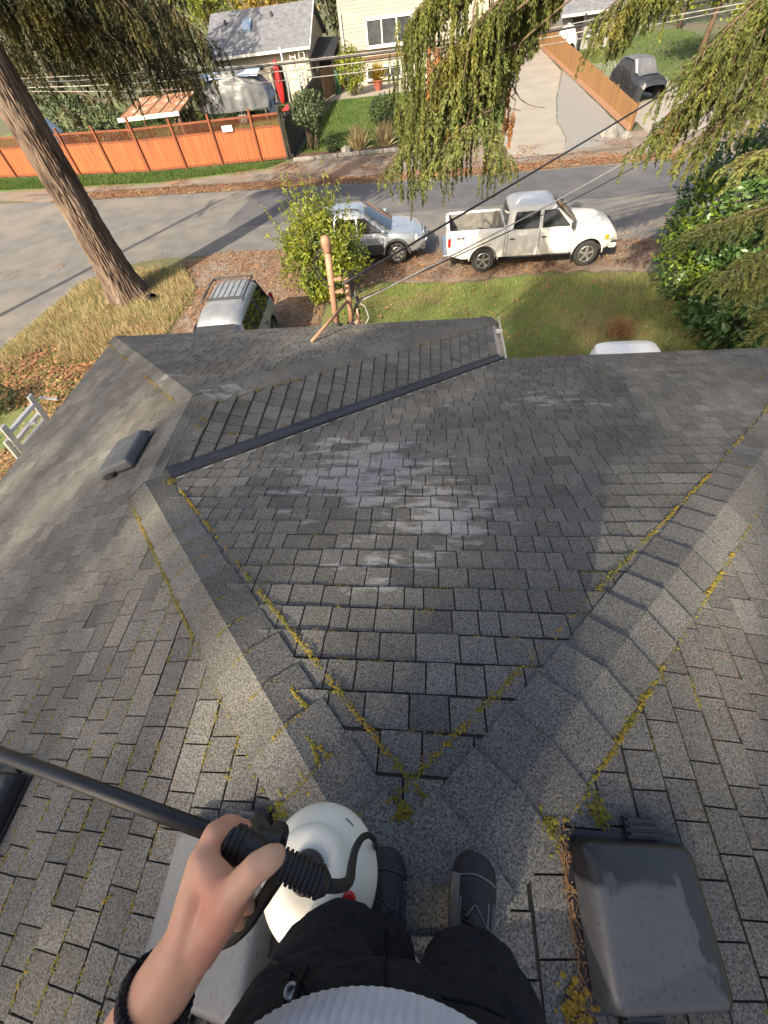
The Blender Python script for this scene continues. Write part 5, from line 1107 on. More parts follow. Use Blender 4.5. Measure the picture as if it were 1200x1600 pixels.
# ---- grey silver SUV nosed up to the house
jp = thing('suv', (-5.48, 12.3, 0), 'boxy silver SUV with roof rack parked nose to the house below the eave', 'car', rotz=-math.pi/2+.06)
S = car(jp, dict(L=4.35, W=.89, ra=.85, fa=3.45, R=.35, ww=.23, sill=.38, belt=1.05, nose=.6, ntap=.15, tailr=.3, ttap=.1,
    top=[(0, .98), (.1, 1.06), (3.0, 1.06), (4.1, 1.0), (4.35, .8)], cab0=(.06, 3.3, .84, 1.03), cab1=(.25, 2.55, .60, 1.58, 1.70)), M['grey_paint'])
for sy in (-1, 1):
    for x_ in (1.285, 2.115, 2.965): S['seamline'](x_, sy)
    for (x0, x1) in ((1.3, 2.1), (2.13, 2.95)):
        d_ = S['panel'](x0, x1, 0, 5, .005, sy, 'door', M['grey_paint']); b = MB(); b.box((x0+.13, sy*.905, .92), (.15, .03, .03)); b.build('handle', M['cladding'], d_, bevel=.006)
    S['swin']([(1.3, 1.10), (2.06, 1.10), (2.04, 1.52), (1.34, 1.52)], sy); S['swin']([(2.14, 1.10), (2.98, 1.10), (2.5, 1.52), (2.12, 1.52)], sy); S['swin']([(.35, 1.10), (1.2, 1.10), (1.24, 1.52), (.42, 1.52)], sy)
    b = MB(); b.box((.05, sy*.8, .95), (.08, .12, .3)); b.build('tail_light', M['tail'], jp, bevel=.02)
    b = MB(); b.tube([(.35, sy*.55, 1.70), (.45, sy*.56, 1.76), (1.55, sy*.56, 1.76), (1.7, sy*.55, 1.70)], .022, 8); b.build('roof_rail', M['cladding'], jp)
    b = MB(); b.box((3.0, sy*.98, 1.16), (.1, .16, .14)); b.build('mirror', M['cladding'], jp, bevel=.03)
S['glassend'](3.2, 1.08, .70, 2.62, 1.58, .52, 'windscreen', .02); S['glassend'](.09, 1.12, .66, .25, 1.55, .54, 'rear_window', -.02)
for x in (.42, 1.6): b = MB(); b.bar((x, -.57, 1.765), (x, .57, 1.765), .045, .03); b.build('cross_bar', M['cladding'], jp)
for k in range(6): b = MB(); b.box((1.0, -.4+.16*k, 1.716), (1.1, .025, .012)); b.build('roof_strip', M['grey_paint'], jp)
# ---- white shell below the eave and the ground cover plate
sh = thing('canopy_shell', (4.3, 8.2, 0), 'smooth white rounded top just showing above the front eave', 'canopy'); b = MB()
rings = []
for (hx, hy, z) in ((.68, .5, .55), (.68, .5, 1.15), (.64, .46, 1.3), (.55, .38, 1.36), (.3, .2, 1.38)):
    rings.append([(hx*np.sign(math.cos(a))*abs(math.cos(a))**.4, hy*np.sign(math.sin(a))*abs(math.sin(a))**.4, z) for a in np.linspace(0, 2*math.pi, 40, endpoint=False)])
b.loft(rings, caps=True); b.build('shell', M['shell'], sh, auto=40)
b = MB(); [b.box((sx*.55, sy*.38, .28), (.06, .06, .56)) for sx in (-1, 1) for sy in (-1, 1)]; b.build('legs', M['alu'], sh)
pl = MB(); pl.box((0, 0, .02), (.42, .42, .05)); pl.box((0, 0, .05), (.34, .34, .015)); o = pl.build('utility_cover', M['mast'], bevel=.01); o.location = (7.98, 14.12, 0); o.rotation_euler = (0, 0, .25); tag(o, 'square pinkish utility cover set in the lawn corner by the laurel', 'cover')
# ================================================================ fences, neighbours, wires
def fence_run(root, a, c, h, bw, mat, z0=.05, gap=.008, thick=.022, hv=.0, name='board', base=None, seed=1, toph=None):
    a = np.array(a, float); c = np.array(c, float); L_ = np.linalg.norm(c-a); d = (c-a)/L_; n = max(1, int(L_/bw)); r = random.Random(seed); bw = L_/n
    for k in range(n):
        t = (k+.5)/n; hh = (h if toph is None else h+(toph-h)*t)+r.uniform(-hv, hv); p = a+(c-a)*t; b = MB(); ang = math.atan2(d[1], d[0]); cs, sn = math.cos(ang), math.sin(ang)
        b.box((p[0], p[1], z0+hh/2), (bw-gap, thick, hh), M=((cs, -sn, 0), (sn, cs, 0), (0, 0, 1)), tone=r.uniform(.7, 1.25)); o = b.build(name, M[mat], root, tone=True); anchored(root, o)
def fpost(root, p, h, s, mat, name='post'):
    b = MB(); b.box((p[0], p[1], h/2), (s, s, h)); b.box((p[0], p[1], h+.02), (s+.03, s+.03, .04)); o = b.build(name, M[mat], root); anchored(root, o); return o
of = thing('cedar_fence', (-17.5, 31.4, 0), 'orange stained board fence with lattice top across the street', 'fence')
segs = [(-8.4, 31.3), (-10.1, 31.3), (-12.6, 31.33), (-15.0, 31.36), (-17.5, 31.4), (-20.2, 31.9), (-22.9, 32.4), (-25.6, 32.9), (-28.3, 33.4), (-31, 33.9)]
for k, (p, q) in enumerate(zip(segs, segs[1:])):
    fence_run(of, p, q, 1.45, .145, 'cedar', seed=k); pa = np.array(p); qa = np.array(q); d = unit(qa-pa); nrm = np.array([-d[1], d[0]])
    for z in (.12, 1.5, 2.0): b = MB(); b.bar((*(pa+nrm*.0), z), (*(qa+nrm*.0), z), .05, .09); anchored(of, b.build('rail', M['cedar'], of))
    b = MB(); Lk = np.linalg.norm(qa-pa); nn = int(Lk/.13)
    for i in range(-4, nn):   # lattice
        for sgn in (1, -1):
            x0 = i*.13; x1 = x0+.46; z0_, z1_ = (1.54, 1.97) if sgn > 0 else (1.97, 1.54)
            t0, t1 = max(0, (0-x0)/.46), min(1, (Lk-x0)/.46)
            if t1 <= t0: continue
            A = (*(pa+d*(x0+.46*t0)+nrm*.008*sgn), z0_+(z1_-z0_)*t0); B = (*(pa+d*(x0+.46*t1)+nrm*.008*sgn), z0_+(z1_-z0_)*t1); b.bar(A, B, .012, .034, up=(nrm[0], nrm[1], 0.001))
    anchored(of, b.build('lattice', M['cedar'], of))
for k, p in enumerate(segs): fpost(of, (p[0], p[1]-.06), 2.25 if k != 4 else 2.5, .12, 'cedar' if k else 'darkboard')
b = MB(); b.box((0, 0, 0), (.62, .02, .26)); o = b.build('sign', M['sign']); o.location = (-11.6, 31.2, 1.62); tag(o, 'small white sign fixed to the orange fence lattice', 'sign')
b = MB(); [b.box((-.12+.1*k, -.014, .02*(-1)**k), (.07, .006, .05)) for k in range(4)]; b.build('lettering', M['cladding'], o)
df = thing('dark_fence', (-8.25, 31.4, 0), 'dark brown board fence running back from the street beside the neat lawn', 'fence')
fence_run(df, (-8.22, 31.3), (-8.7, 47), 1.75, .42, 'darkboard', seed=9, thick=.03, gap=.02)
b = MB(); b.bar((-8.15, 31.3, 1.7), (-8.63, 47, 1.7), .06, .1); anchored(df, b.build('rail', M['darkboard'], df)); b = MB(); b.bar((-8.12, 31.3, .12), (-8.6, 47, .12), .1, .16); anchored(df, b.build('rail', M['darkboard'], df))
for k in range(7): fpost(df, (-8.26-.48*k/6, 31.35+15.6*k/6), 1.95, .12, 'darkboard')
bf = thing('brown_fence', (-8.0, 48.5, 0), 'short light brown fence panel between the two houses', 'fence'); fence_run(bf, (-8.6, 47.4), (-7.4, 51.5), 1.7, .3, 'brownboard', seed=3)
rf = thing('board_fence', (10.8, 40, 0), 'tan board fence running along the gravel beside the concrete driveway', 'fence')
fence_run(rf, (10.75, 30.0), (11.0, 74), 1.0, .16, 'pine', seed=5, hv=.012, toph=1.9)
b = MB(); b.bar((10.70, 30, .16), (10.8, 42, .16), .05, .24); anchored(rf, b.build('kickboard', M['mast'], rf)); b = MB(); b.bar((10.8, 42, .16), (10.95, 74, .16), .05, .24); anchored(rf, b.build('kickboard', M['mast'], rf))
for k in range(12): fpost(rf, (10.83+.022*k, 30.05+4*k), 1.06+.082*k, .1, 'pine')
# ---- house with the grey roof behind the orange fence
def window(parent, x0, x1, z0, z1, y, nsplit=1, fr=.09, sill=True, glass='winglass'):
    w_ = MB(); w_.box(((x0+x1)/2, y-.03, (z0+z1)/2), (x1-x0, .04, z1-z0)); o = w_.build('window', M[glass], parent); anchored_like(parent, o)
    b = MB()
    for (cx, cz, sx, sz) in [((x0+x1)/2, z0, x1-x0+fr, fr), ((x0+x1)/2, z1, x1-x0+fr, fr), (x0, (z0+z1)/2, fr, z1-z0), (x1, (z0+z1)/2, fr, z1-z0)]+[(x0+(x1-x0)*(k+1)/(nsplit+1), (z0+z1)/2, fr*.8, z1-z0) for k in range(nsplit)]: b.box((cx, y-.06, cz), (sx, .1, sz))
    f = b.build('frame', M['trim'], o); f.matrix_parent_inverse = Matrix.Identity(4)
    if sill: b = MB(); b.box(((x0+x1)/2, y-.11, z0-fr*.8), (x1-x0+.25, .18, .06)); b.build('sill', M['trim'], o)
    return o
def anchored_like(parent, o): anchored(parent, o)
hA = thing('grey_roof_house', (-13.5, 48, 0), 'beige stucco house with a grey shingle roof behind the orange fence', 'house')
def part(root, name, b, mat, **k): o = b.build(name, M[mat], root, **k); anchored(root, o); return o
b = MB(); b.box((-13.5, 52.2, 1.6), (7.9, 8.0, 3.2)); part(hA, 'wall', b, 'stucco')
b = MB(); b.add([(-9.55, 48.2, 3.2), (-9.55, 56.2, 3.2), (-9.55, 52.2, 4.95)], [(0, 1, 2)]); part(hA, 'gable', b, 'stucco'); b = MB(); b.add([(-17.45, 48.2, 3.2), (-17.45, 56.2, 3.2), (-17.45, 52.2, 4.95)], [(0, 2, 1)]); part(hA, 'gable', b, 'stucco')
b = MB()
for s in (1, -1):
    y0 = 52.2-s*4.55; b.prism([(-18.0, y0, 2.98), (-9.2, y0, 2.98), (-9.2, 52.2, 5.0), (-18.0, 52.2, 5.0)][::s], .1, unit((0, -s*.42, 1)))
ro = part(hA, 'roof', b, 'farroof')
b = MB(); b.bar((-18.0, 47.6, 2.98), (-9.2, 47.6, 2.98), .12, .16); part(hA, 'gutter', b, 'trim')
b = MB(); b.bar((-9.18, 47.65, 3.02), (-9.18, 52.2, 5.04), .06, .2); part(hA, 'barge_board', b, 'trim')
sk = np.array([-14.6, 50.3, 4.26]); n_ = unit((0, -.42, 1)); ux = np.array([1, 0, 0.]); uy = np.cross(n_, ux)
b = MB(); b.prism([sk+ux*a+uy*c for a, c in ((-.35, -.6), (.35, -.6), (.35, .6), (-.35, .6))], .18, n_); s_ = part(hA, 'skylight', b, 'skylight'); s_.parent = ro; s_.matrix_parent_inverse = ro.matrix_parent_inverse.inverted() @ ro.matrix_parent_inverse; 
s_.parent = hA; anchored(hA, s_)
for (x, y, z) in ((-16.5, 50.8, 4.5), (-12.6, 51.0, 4.6)): b = MB(); b.lathe([(.1, -.2), (.1, .25), (0, .25)], (x, y, z), n=10); part(hA, 'vent_pipe', b, 'cladding')
window(hA, -15.9, -14.9, 1.7, 2.4, 48.2, 0)
b = MB(); b.box((-12.35, 48.15, 1.1), (.95, .08, 2.1)); part(hA, 'door', b, 'darkboard')
ky = thing('kayak', (-12.3, 47.8, 0), 'red kayak stood on end against the beige wall', 'kayak'); rings = []
for t in np.linspace(0, 1, 13):
    w_ = .3*math.sin(math.pi*(.06+.88*t))**.6; h_ = .14*math.sin(math.pi*(.06+.88*t))**.5; rings.append([(w_*math.cos(a), h_*math.sin(a), .05+2.5*t) for a in np.linspace(0, 2*math.pi, 16, endpoint=False)])
b = MB(); b.loft(rings); b.build('hull', M['kayak'], ky, smooth=True)
b = MB(); b.tube([(.2*math.cos(a), -.15, 1.7+.42*math.sin(a)) for a in np.linspace(0, 6.28, 20)], .03, 6); b.build('cockpit_rim', M['black'], ky)
def ladder(name, x, y, h, wdt, lean, label, mat='alu', nr=9, rail=.07, group=None, cat='ladder'):
    root = thing(name, (x, y, 0), label, cat, group)
    for sx in (-1, 1):
        b = MB(); b.bar((sx*wdt/2, 0, 0), (sx*wdt/2, lean, h), rail*.45, rail, up=(0, 1, 0)); b.build('rail', M[mat], root)
    for k in range(nr): t = (k+.6)/nr; b = MB(); b.tube([(-wdt/2, lean*t, h*t), (wdt/2, lean*t, h*t)], rail*.35, 8); b.build('rung', M[mat], root)
    return root
ladder('ladder', -10.75, 47.3, 2.7, .42, .5, 'white ladder leaning on the beige wall nearer the kayak', 'trim', 8, .09); ladder('ladder', -10.0, 47.3, 2.9, .42, .5, 'taller white ladder at the right corner of the beige wall', 'trim', 9, .09)
po = MB(); po.tube([(0, 0, 0), (-.1, 0, 3.4)], .09, 10); o = po.build('post', M['post'], smooth=True); o.location = (-10.9, 45.2, 0); tag(o, 'blue grey steel post in front of the beige wall', 'post')
le = thing('lean_to', (-8.6, 51, 0), 'dark tarpaulin lean-to between the two houses', 'shelter'); b = MB(); b.prism([(-.9, -2.0, 2.3), (.9, -2.0, 2.2), (1.0, 2.0, 2.9), (-.8, 2.0, 3.0)], .06); b.build('tarp_roof', M['tarp_black'], le)
for sx in (-.8, .8): b = MB(); b.box((sx, -1.9, 1.12), (.09, .09, 2.25)); b.build('post', M['darkboard'], le)
b = MB(); b.box((0, 1.2, 1.2), (1.7, .06, 2.4)); b.build('back_panel', M['tarp_black'], le)
gb = MB(); gb.box((0, 0, .65), (.7, .7, 1.3)); gb.box((0, 0, 1.34), (.78, .78, .1)); o = gb.build('garden_bin', M['green'], bevel=.04); o.location = (-7.9, 49.9, 0); tag(o, 'green plastic bin at the corner of the cream house', 'bin')
# ---- covered boat
bt = thing('covered_boat', (-14.4, 42.6, 0), 'boat on a trailer wrapped in a crumpled grey tarp', 'boat'); vs, fs = [], []; nx, na = 34, 40; rr_ = np.random.default_rng(9)
for i in range(nx+1):
    u = i/nx; X = -2.1+4.2*u; e = math.sin(math.pi*min(1, max(0, .04+.92*u)))**.35
    for k in range(na+1):
        a = math.pi*k/na; c, s = math.cos(a), math.sin(a); Y = 1.15*e*np.sign(c)*abs(c)**.45; Z = .55+1.25*e*s**.55+.18*(1-abs(u-.5)*2)*s
        w_ = mnoise.noise((X*1.6, a*3.2, 2.))*.10+mnoise.noise((X*4.2, a*7, 7.))*.05; vs.append((X, Y*(1+w_), Z+w_*.6*s))
for i in range(nx):
    for k in range(na): q = i*(na+1)+k; fs.append((q, q+1, q+na+2, q+na+1))
mk('tarp', vs, fs, M['tarp'], bt, smooth=True)
vs = [(x, y, 1.86+.05*mnoise.noise((x*2, y*2, 1))-.16*(y/1.0)**2-.05*(x/1.8)**2) for x in np.linspace(-1.75, 1.75, 18) for y in np.linspace(-1, 1, 12)]; mk('blue_sheet', vs, [(i*12+k, i*12+k+1, (i+1)*12+k+1, (i+1)*12+k) for i in range(17) for k in range(11)], M['tarp_blue'], bt, smooth=True)
vs = [(2.05+.05*math.sin(z*9), y+.06*mnoise.noise((y*3, z*3, 0)), z) for y in np.linspace(-1.1, .9, 14) for z in np.linspace(.25, 1.25, 10)]; mk('hanging_sheet', vs, [(i*10+k, i*10+k+1, (i+1)*10+k+1, (i+1)*10+k) for i in range(13) for k in range(9)], M['tarp_blue'], bt, smooth=True)
b = MB(); [b.bar((-1.9, sy*.5, .5), (2.4, sy*.5, .5), .08, .1) for sy in (-1, 1)]; [b.tube([(x, -.7, .5), (x, -.75, 0)], .04, 8) for x in (-1.6, 1.7)]; b.build('trailer_frame', M['metal'], bt)
for sy in (-1, 1): wheel(bt, .3, sy*.85, .33, .2, sy)
hb = MB(); hb.lathe([(.33, -.03), (.36, -.03), (.36, .0), (.33, 0)], (0, 0, 0)); 
tb = thing('work_table', (-9.9, 41, 0), 'red topped table tucked behind the dark fence', 'table'); b = MB(); b.box((0, 0, .82), (1.1, 2.2, .06)); b.build('top', M['kayak'], tb); 
for sx in (-.45, .45):
    for sy in (-.95, .95): b = MB(); b.box((sx, sy, .4), (.07, .07, .8)); b.build('leg', M['brownboard'], tb)
bt.scale = (1.3, 1.2, 1.5)
# ---- leaf covered low shed
sd = thing('low_shed', (-18.5, 37.6, 0), 'low open shed with a leaf strewn board roof behind the orange fence', 'shed'); b = MB(); b.prism([(-2.3, -1.5, 1.75), (2.1, -1.5, 1.75), (2.4, 1.6, 2.25), (-1.8, 1.6, 2.25)], .12, (0, 0, 1)); rf2 = b.build('roof', M['leafroof'], sd)
for k in range(5): b = MB(); b.bar((-2.2+.95*k, -1.5, 1.885), (-1.8+.95*k, 1.6, 2.385), .05, .03); b.build('batten', M['brownboard'], rf2)
b = MB(); b.bar((-2.3, -1.52, 1.8), (2.1, -1.52, 1.8), .05, .2); b.build('front_trim', M['trim'], sd)
for sx in (-2.0, 1.9):
    for sy, hz in ((-1.3, 1.75), (1.4, 2.2)): b = MB(); b.box((sx, sy, hz/2), (.12, .12, hz)); b.build('post', M['brownboard'], sd)
gr_ = thing('barbecue', (-22.6, 37.2, 0), 'black covered barbecue beside the low shed', 'barbecue'); b = MB(); b.loft([[(.7*math.cos(a)*s, .4*math.sin(a)*s, z) for a in np.linspace(0, 6.28, 16, endpoint=False)] for s, z in ((1.05, .1), (1, .9), (.95, 1.3), (.6, 1.6), (.2, 1.66))]); b.build('cover', M['tarp_black'], gr_, smooth=True)
gn = thing('small_greenhouse', (-25.2, 34.9, 0), 'small pale gabled plant house behind the left end of the fence', 'greenhouse'); b = MB(); b.prism([(-.6, -.5, 0), (.6, -.5, 0), (.6, -.5, 1.7), (0, -.5, 2.4), (-.6, -.5, 1.7)], 1.0, (0, 1, 0)); b.build('panes', M['skylight'], gn)
for x, z in ((-.6, 1.7), (.6, 1.7)): b = MB(); b.bar((x, -.53, z), (0, -.53, 2.4), .06, .08); b.build('bar', M['trim'], gn)
# ---- cream house
hB = thing('cream_house', (-.8, 56, 0), 'cream sided house with white windows behind the neat lawn', 'house')
b = MB(); b.box((-.7, 56.1, 1.05), (13.0, 8.1, 2.1)); part(hB, 'lower_wall', b, 'stucco'); b = MB(); b.box((-.7, 56.0, 3.95), (13.2, 8.3, 3.7)); part(hB, 'wall', b, 'siding')
b = MB(); b.box((-.7, 51.9, 1.62), (13.3, .3, .14)); part(hB, 'band', b, 'brownboard')
for k in range(18): b = MB(); b.box((-.7, 51.835, 2.25+.2*k), (13.16, .03, .185)); part(hB, 'siding_board', b, 'siding')
window(hB, -5.05, -1.3, 2.25, 3.7, 51.82, 2, .13); window(hB, -5.3, -2.3, .35, 1.05, 52.03, 2, .1)
b = MB(); b.prism([(-7.9, 51.0, 5.75), (6.4, 51.0, 5.75), (6.4, 56, 7.4), (-7.9, 56, 7.4)], .12, (0, 0, 1)); b.prism([(6.4, 61.0, 5.75), (-7.9, 61.0, 5.75), (-7.9, 56, 7.4), (6.4, 56, 7.4)], .12, (0, 0, 1)); part(hB, 'roof', b, 'redroof')
b = MB(); b.bar((-7.95, 50.96, 5.76), (6.45, 50.96, 5.76), .05, .22); part(hB, 'fascia', b, 'trim')
b = MB(); [b.tube([(x, 51.7, 0), (x, 51.7, 4.2)], .05, 8) for x in (-7.1,)]; part(hB, 'downpipe', b, 'trim')
b = MB(); b.box((5.45, 49.2, .75), (.4, 5.4, 1.5)); o = b.build('stone_wall', M['stone'], bevel=.03); tag(o, 'rough stone side wall along the left of the driveway', 'wall')
for k in range(16):
    bb = MB(); bb.box((5.45+.01*(k % 3), 46.46-.012*(k % 2), .2+.38*(k//4)), (.4/4*3.6 if k % 2 else .36, .05, .34)); 
# ---- house at the top right and its things
hC = thing('white_house', (15, 60, 0), 'pale house with a grey roof at the end of the tan fence', 'house'); b = MB(); b.box((14.6, 61, 1.15), (5.2, 8, 2.3)); part(hC, 'wall', b, 'greywall')
b = MB()
for s in (1, -1): y0 = 61-s*4.7; b.prism([(11.6, y0, 2.15), (17.6, y0, 2.15), (17.6, 61, 4.2), (11.6, 61, 4.2)][::s], .1, unit((0, -s*.43, 1)))
part(hC, 'roof', b, 'farroof'); b = MB(); b.bar((11.6, 56.25, 2.16), (17.6, 56.25, 2.16), .1, .16); part(hC, 'gutter', b, 'trim'); window(hC, 14.2, 15.4, .8, 1.8, 57, 1)
b = MB(); b.box((13.2, 56.95, .95), (.9, .08, 1.9)); part(hC, 'door', b, 'darkboard')
pb = MB(); pb.tube([(0, 0, 0), (.05, 0, 2.6)], .08, 10); o = pb.build('post', M['black'], smooth=True); o.location = (12.3, 51, 0); tag(o, 'black porch post near the pale covered trailer', 'post')
ct = thing('covered_trailer', (11.9, 54, 0), 'pale rounded tarpaulin cover behind the tan fence', 'trailer'); vs, fs = [], []
for i in range(17):
    u = i/16; e = math.sin(math.pi*(.03+.94*u))**.3
    for k in range(25):
        a = math.pi*k/24; w_ = mnoise.noise((u*5, a*3, 1))*.06; vs.append((.75*e*math.cos(a)*(1+w_), -2+4*u, .2+1.7*e*math.sin(a)**.7*(1+w_)))
mk('tarp', vs, [(i*25+k, i*25+k+1, (i+1)*25+k+1, (i+1)*25+k) for i in range(16) for k in range(24)], M['tarp_white'], ct, smooth=True); 
for sx in (-1, 1): wheel(ct, sx*.6, 0, .28, .18, 1)
cc = thing('covered_car', (13.1, 37.2, 0), 'car under a shiny black and navy cover with a gap at the mirror', 'car', rotz=.18); vs, fs = [], []
prof = [(0, .75), (.12, .95), (.7, 1.05), (1.3, 1.1), (2.0, 1.62), (2.8, 1.66), (3.6, 1.6), (4.1, 1.15), (4.4, .9)]
def ph(y):
    for (a0, z0), (a1, z1) in zip(prof, prof[1:]):
        if y <= a1: return z0+(z1-z0)*(y-a0)/(a1-a0)
    return prof[-1][1]
NY, NA = 48, 40
for i in range(NY+1):
    y = 4.4*i/NY; zt = ph(y); hw = .9-.12*max(0, (zt-1.05)/.6); e = 1-.25*max(0, (.35-y)/.35)-.2*max(0, (y-4.1)/.3)
    for k in range(NA+1):
        a = math.pi*k/NA; c, s = math.cos(a), math.sin(a); w_ = .03*math.sin(y*26+3*c)*(1-s)+.05*mnoise.noise((y*2, a*4, 3)); vs.append((hw*e*np.sign(c)*abs(c)**.35*(1+w_), y-1.8, .12+(zt-.12)*s**.4+w_*.3))
for i in range(NY):
    for k in range(NA): q = i*(NA+1)+k; fs.append((q, q+1, q+NA+2, q+NA+1))
mk('cover', vs, fs, M['tarp_black'], cc, smooth=True)
vs = [(x, y-1.8, ph(y)+.045+.02*mnoise.noise((x*3, y*3, 0))-.10*(x/.75)**4) for y in np.linspace(.9, 3.5, 16) for x in np.linspace(-.62, .62, 10)]; mk('windscreen_sheet', vs, [(i*10+k, i*10+k+1, (i+1)*10+k+1, (i+1)*10+k) for i in range(15) for k in range(9)], M['tarp'], cc, smooth=True)
b = MB(); b.bar((-.72, -.6, 1.2), (-.55, .1, 1.62), .1, .05); b.build('white_edge', M['trim'], cc)
for sx in (-1, 1):
    for y in (-1.0, 1.7): wheel(cc, 0, 0, .31, .2, sx).matrix_basis = Matrix.Translation((sx*.72, y, .31)) @ Matrix.Rotation(-math.pi/2, 4, 'Z')
# ---- utility pole left of the picture (its shadow crosses the road)
up = thing('utility_pole', (-17.6, 11.6, 0), 'wooden utility pole left of the picture on the side road corner', 'pole'); b = MB(); b.tube([(0, 0, -.2), (0, 0, 10.2)], [.16, .11], 14); b.build('pole', M['pole'], up, smooth=True); b = MB(); b.box((0, 0, 9.4), (.12, 2.2, .12)); b.build('cross_arm', M['pole'], up)
# ---- overhead lines
def wire(pts, r, mat, label, name='overhead_wire', n=6, group='overhead lines'):
    b = MB(); b.tube(spline(pts, 8), r, n); o = b.build(name, M[mat], smooth=True); return tag(o, label, 'wire', group)
def sagline(p, q, sag, n=24): p = np.asarray(p, float); q = np.asarray(q, float); return [p+(q-p)*t-np.array([0, 0, 4*sag*t*(1-t)]) for t in np.linspace(0, 1, n)]
Yw_ = 21.0
def street(pxs):
    P_ = [aty(x, y, Yw_) for x, y in pxs]; d0 = unit(P_[0]-P_[1]); d1 = unit(P_[-1]-P_[-2]); P_ = [P_[0]+(d0+[0, 0, .03])*14]+P_+[P_[-1]+(d1+[0, 0, .03])*16]; return P_
wire(street([(37, 129), (193, 120), (320, 112), (560, 87), (795, 57), (935, 35)]), .03, 'cable', 'thick upper cable along the street')
wire(street([(42, 137), (320, 122), (560, 98), (800, 64), (925, 47)]), .016, 'wirelight', 'middle pale cable along the street')
wire(street([(136, 143), (320, 136), (560, 113), (800, 76), (920, 58)]), .012, 'wirelight', 'lowest thin cable along the street')
wire(street([(300, 109), (560, 84), (800, 52), (930, 30)]), .012, 'wirelight', 'thin topmost wire along the street')
def drop(p, px_, Y, sag, r, mat, label):
    """a service line from p that passes the sight line of px_ at depth Y and goes on to the street pole"""
    q = aty(*px_, Y); t = 1/2.3; e = p+(q+np.array([0, 0, 4*sag*t*(1-t)])-p)/t; b = MB(); b.tube(sagline(p, e, sag, 40), r, 8); return tag(b.build('service_cable', M[mat], smooth=True), label, 'wire', 'overhead lines')
A0 = mt+np.array([.12, 0, -.5]); B0_ = cl+np.array([.05, 0, .05])
drop(A0, (985, 178), 12.8, .06, .017, 'cable', 'thick black service drop from the mast to the street')
drop(B0_, (1000, 240), 12.0, .33, .012, 'cable_grey', 'pale grey cable from the clamp passing over the pickup')
drop(B0_+np.array([0, 0, .03]), (1012, 250), 12.4, .42, .009, 'cable', 'thin black cable from the clamp passing over the pickup')
lc = aty(722, 408, 8.4); b = MB(); rz = np.random.default_rng(3)
tg_ = thing('string_tangle', tuple(lc), 'tangle of loose string hanging from the cables beside the pickup', 'string')
for k in range(6):
    P_ = [lc]; d = np.array([rz.uniform(-.2, .2), 0, -1.])
    for q in range(6): d = unit(d+.5*rz.standard_normal(3)); P_.append(P_[-1]+d*.07)
    b.tube(P_, .003, 4)
anchored(tg_, b.build('strings', M['straw'], tg_))
# ---- ladder at the left eave
ld = thing('ladder', (-5.9, 4.2, 0), 'white extension ladder sticking up over the left eave', 'ladder'); 
for j, (off, zt, ww) in enumerate(((0, 3.52, .62), (-.10, 3.32, .74))):
    for sy in (-1, 1):
        b = MB(); b.bar((-.6+off, sy*ww/2, 0), (.38+off, sy*ww/2, zt), .03, .085, up=(0, 1, 0)); b.build('rail', M['trim'], ld)
    for k in range(12):
        t = (k+.55)/12; x = -.6+off+.98*t; z = zt*t; b = MB(); b.bar((x, -ww/2, z), (x, ww/2, z), .06, .04); b.build('rung', M['trim'], ld)
for p_, q_ in (((.36, -.05, 3.3), (.55, -.05, 3.34)), ((.36, .42, 3.4), (.62, .42, 3.36))):
    b = MB(); b.bar(p_, q_, .03, .03); b.build('stand_off', M['alu'], ld)
# ================================================================ the photographer and the sprayer
from mathutils.bvhtree import BVHTree
def capsule(b, p0, r0, p1, r1, n=18, sq=1.0):
    p0 = np.asarray(p0, float); p1 = np.asarray(p1, float); d = unit(p1-p0); P_, R_ = [], []
    for a in np.linspace(-math.pi/2, 0, 6)[:-1]: P_.append(p0+d*r0*math.sin(a)); R_.append(max(r0*math.cos(a), 1e-4))
    for t in np.linspace(0, 1, 4): P_.append(p0+(p1-p0)*t); R_.append(r0+(r1-r0)*t)
    for a in np.linspace(0, math.pi/2, 6)[1:]: P_.append(p1+d*r1*math.sin(a)); R_.append(max(r1*math.cos(a), 1e-4))
    b.tube(P_, R_, n, squash=sq)
def ellip(b, c, r):
    c = np.asarray(c, float); prof = [(max(math.cos(a), 1e-4), math.sin(a)) for a in np.linspace(-math.pi/2, math.pi/2, 13)]; k = len(b.v); b.lathe(prof, (0, 0, 0), n=24)
    for i in range(k, len(b.v)): v = b.v[i]; b.v[i] = (c[0]+v[0]*r[0], c[1]+v[1]*r[1], c[2]+v[2]*r[2])
def remesh(b, name, voxel, mat, parent, smooth=4, disp=None, factor=.5):
    me = bpy.data.meshes.new('tmp'); me.from_pydata(b.v, [], b.f); me.update(); t = bpy.data.objects.new('tmp', me); col.objects.link(t)
    m = t.modifiers.new('r', 'REMESH'); m.mode = 'VOXEL'; m.voxel_size = voxel; m.adaptivity = 0
    s = t.modifiers.new('s', 'SMOOTH'); s.iterations = smooth; s.factor = factor
    dg = bpy.context.evaluated_depsgraph_get(); out = bpy.data.meshes.new_from_object(t.evaluated_get(dg)); bpy.data.objects.remove(t); bpy.data.meshes.remove(me)
    if disp:
        n = len(out.vertices); co = np.zeros(n*3); out.vertices.foreach_get('co', co); co = co.reshape(-1, 3); no = np.zeros(n*3); out.vertices.foreach_get('normal', no); no = no.reshape(-1, 3)
        dd = np.array([disp(p) for p in co]); co = co+no*dd[:, None]; out.vertices.foreach_set('co', co.reshape(-1)); out.update()
    out.name = name; out.materials.clear(); out.polygons.foreach_set('use_smooth', [True]*len(out.polygons)); o = link(name, out, mat, parent); return o
pr = thing('person', (.03, -.02, 5.2), 'person in black jeans and white ribbed top holding a spray wand on the ridge', 'person')
def own(o): anchored(pr, o); return o
H = lambda *a: dep(*a)
b = MB()
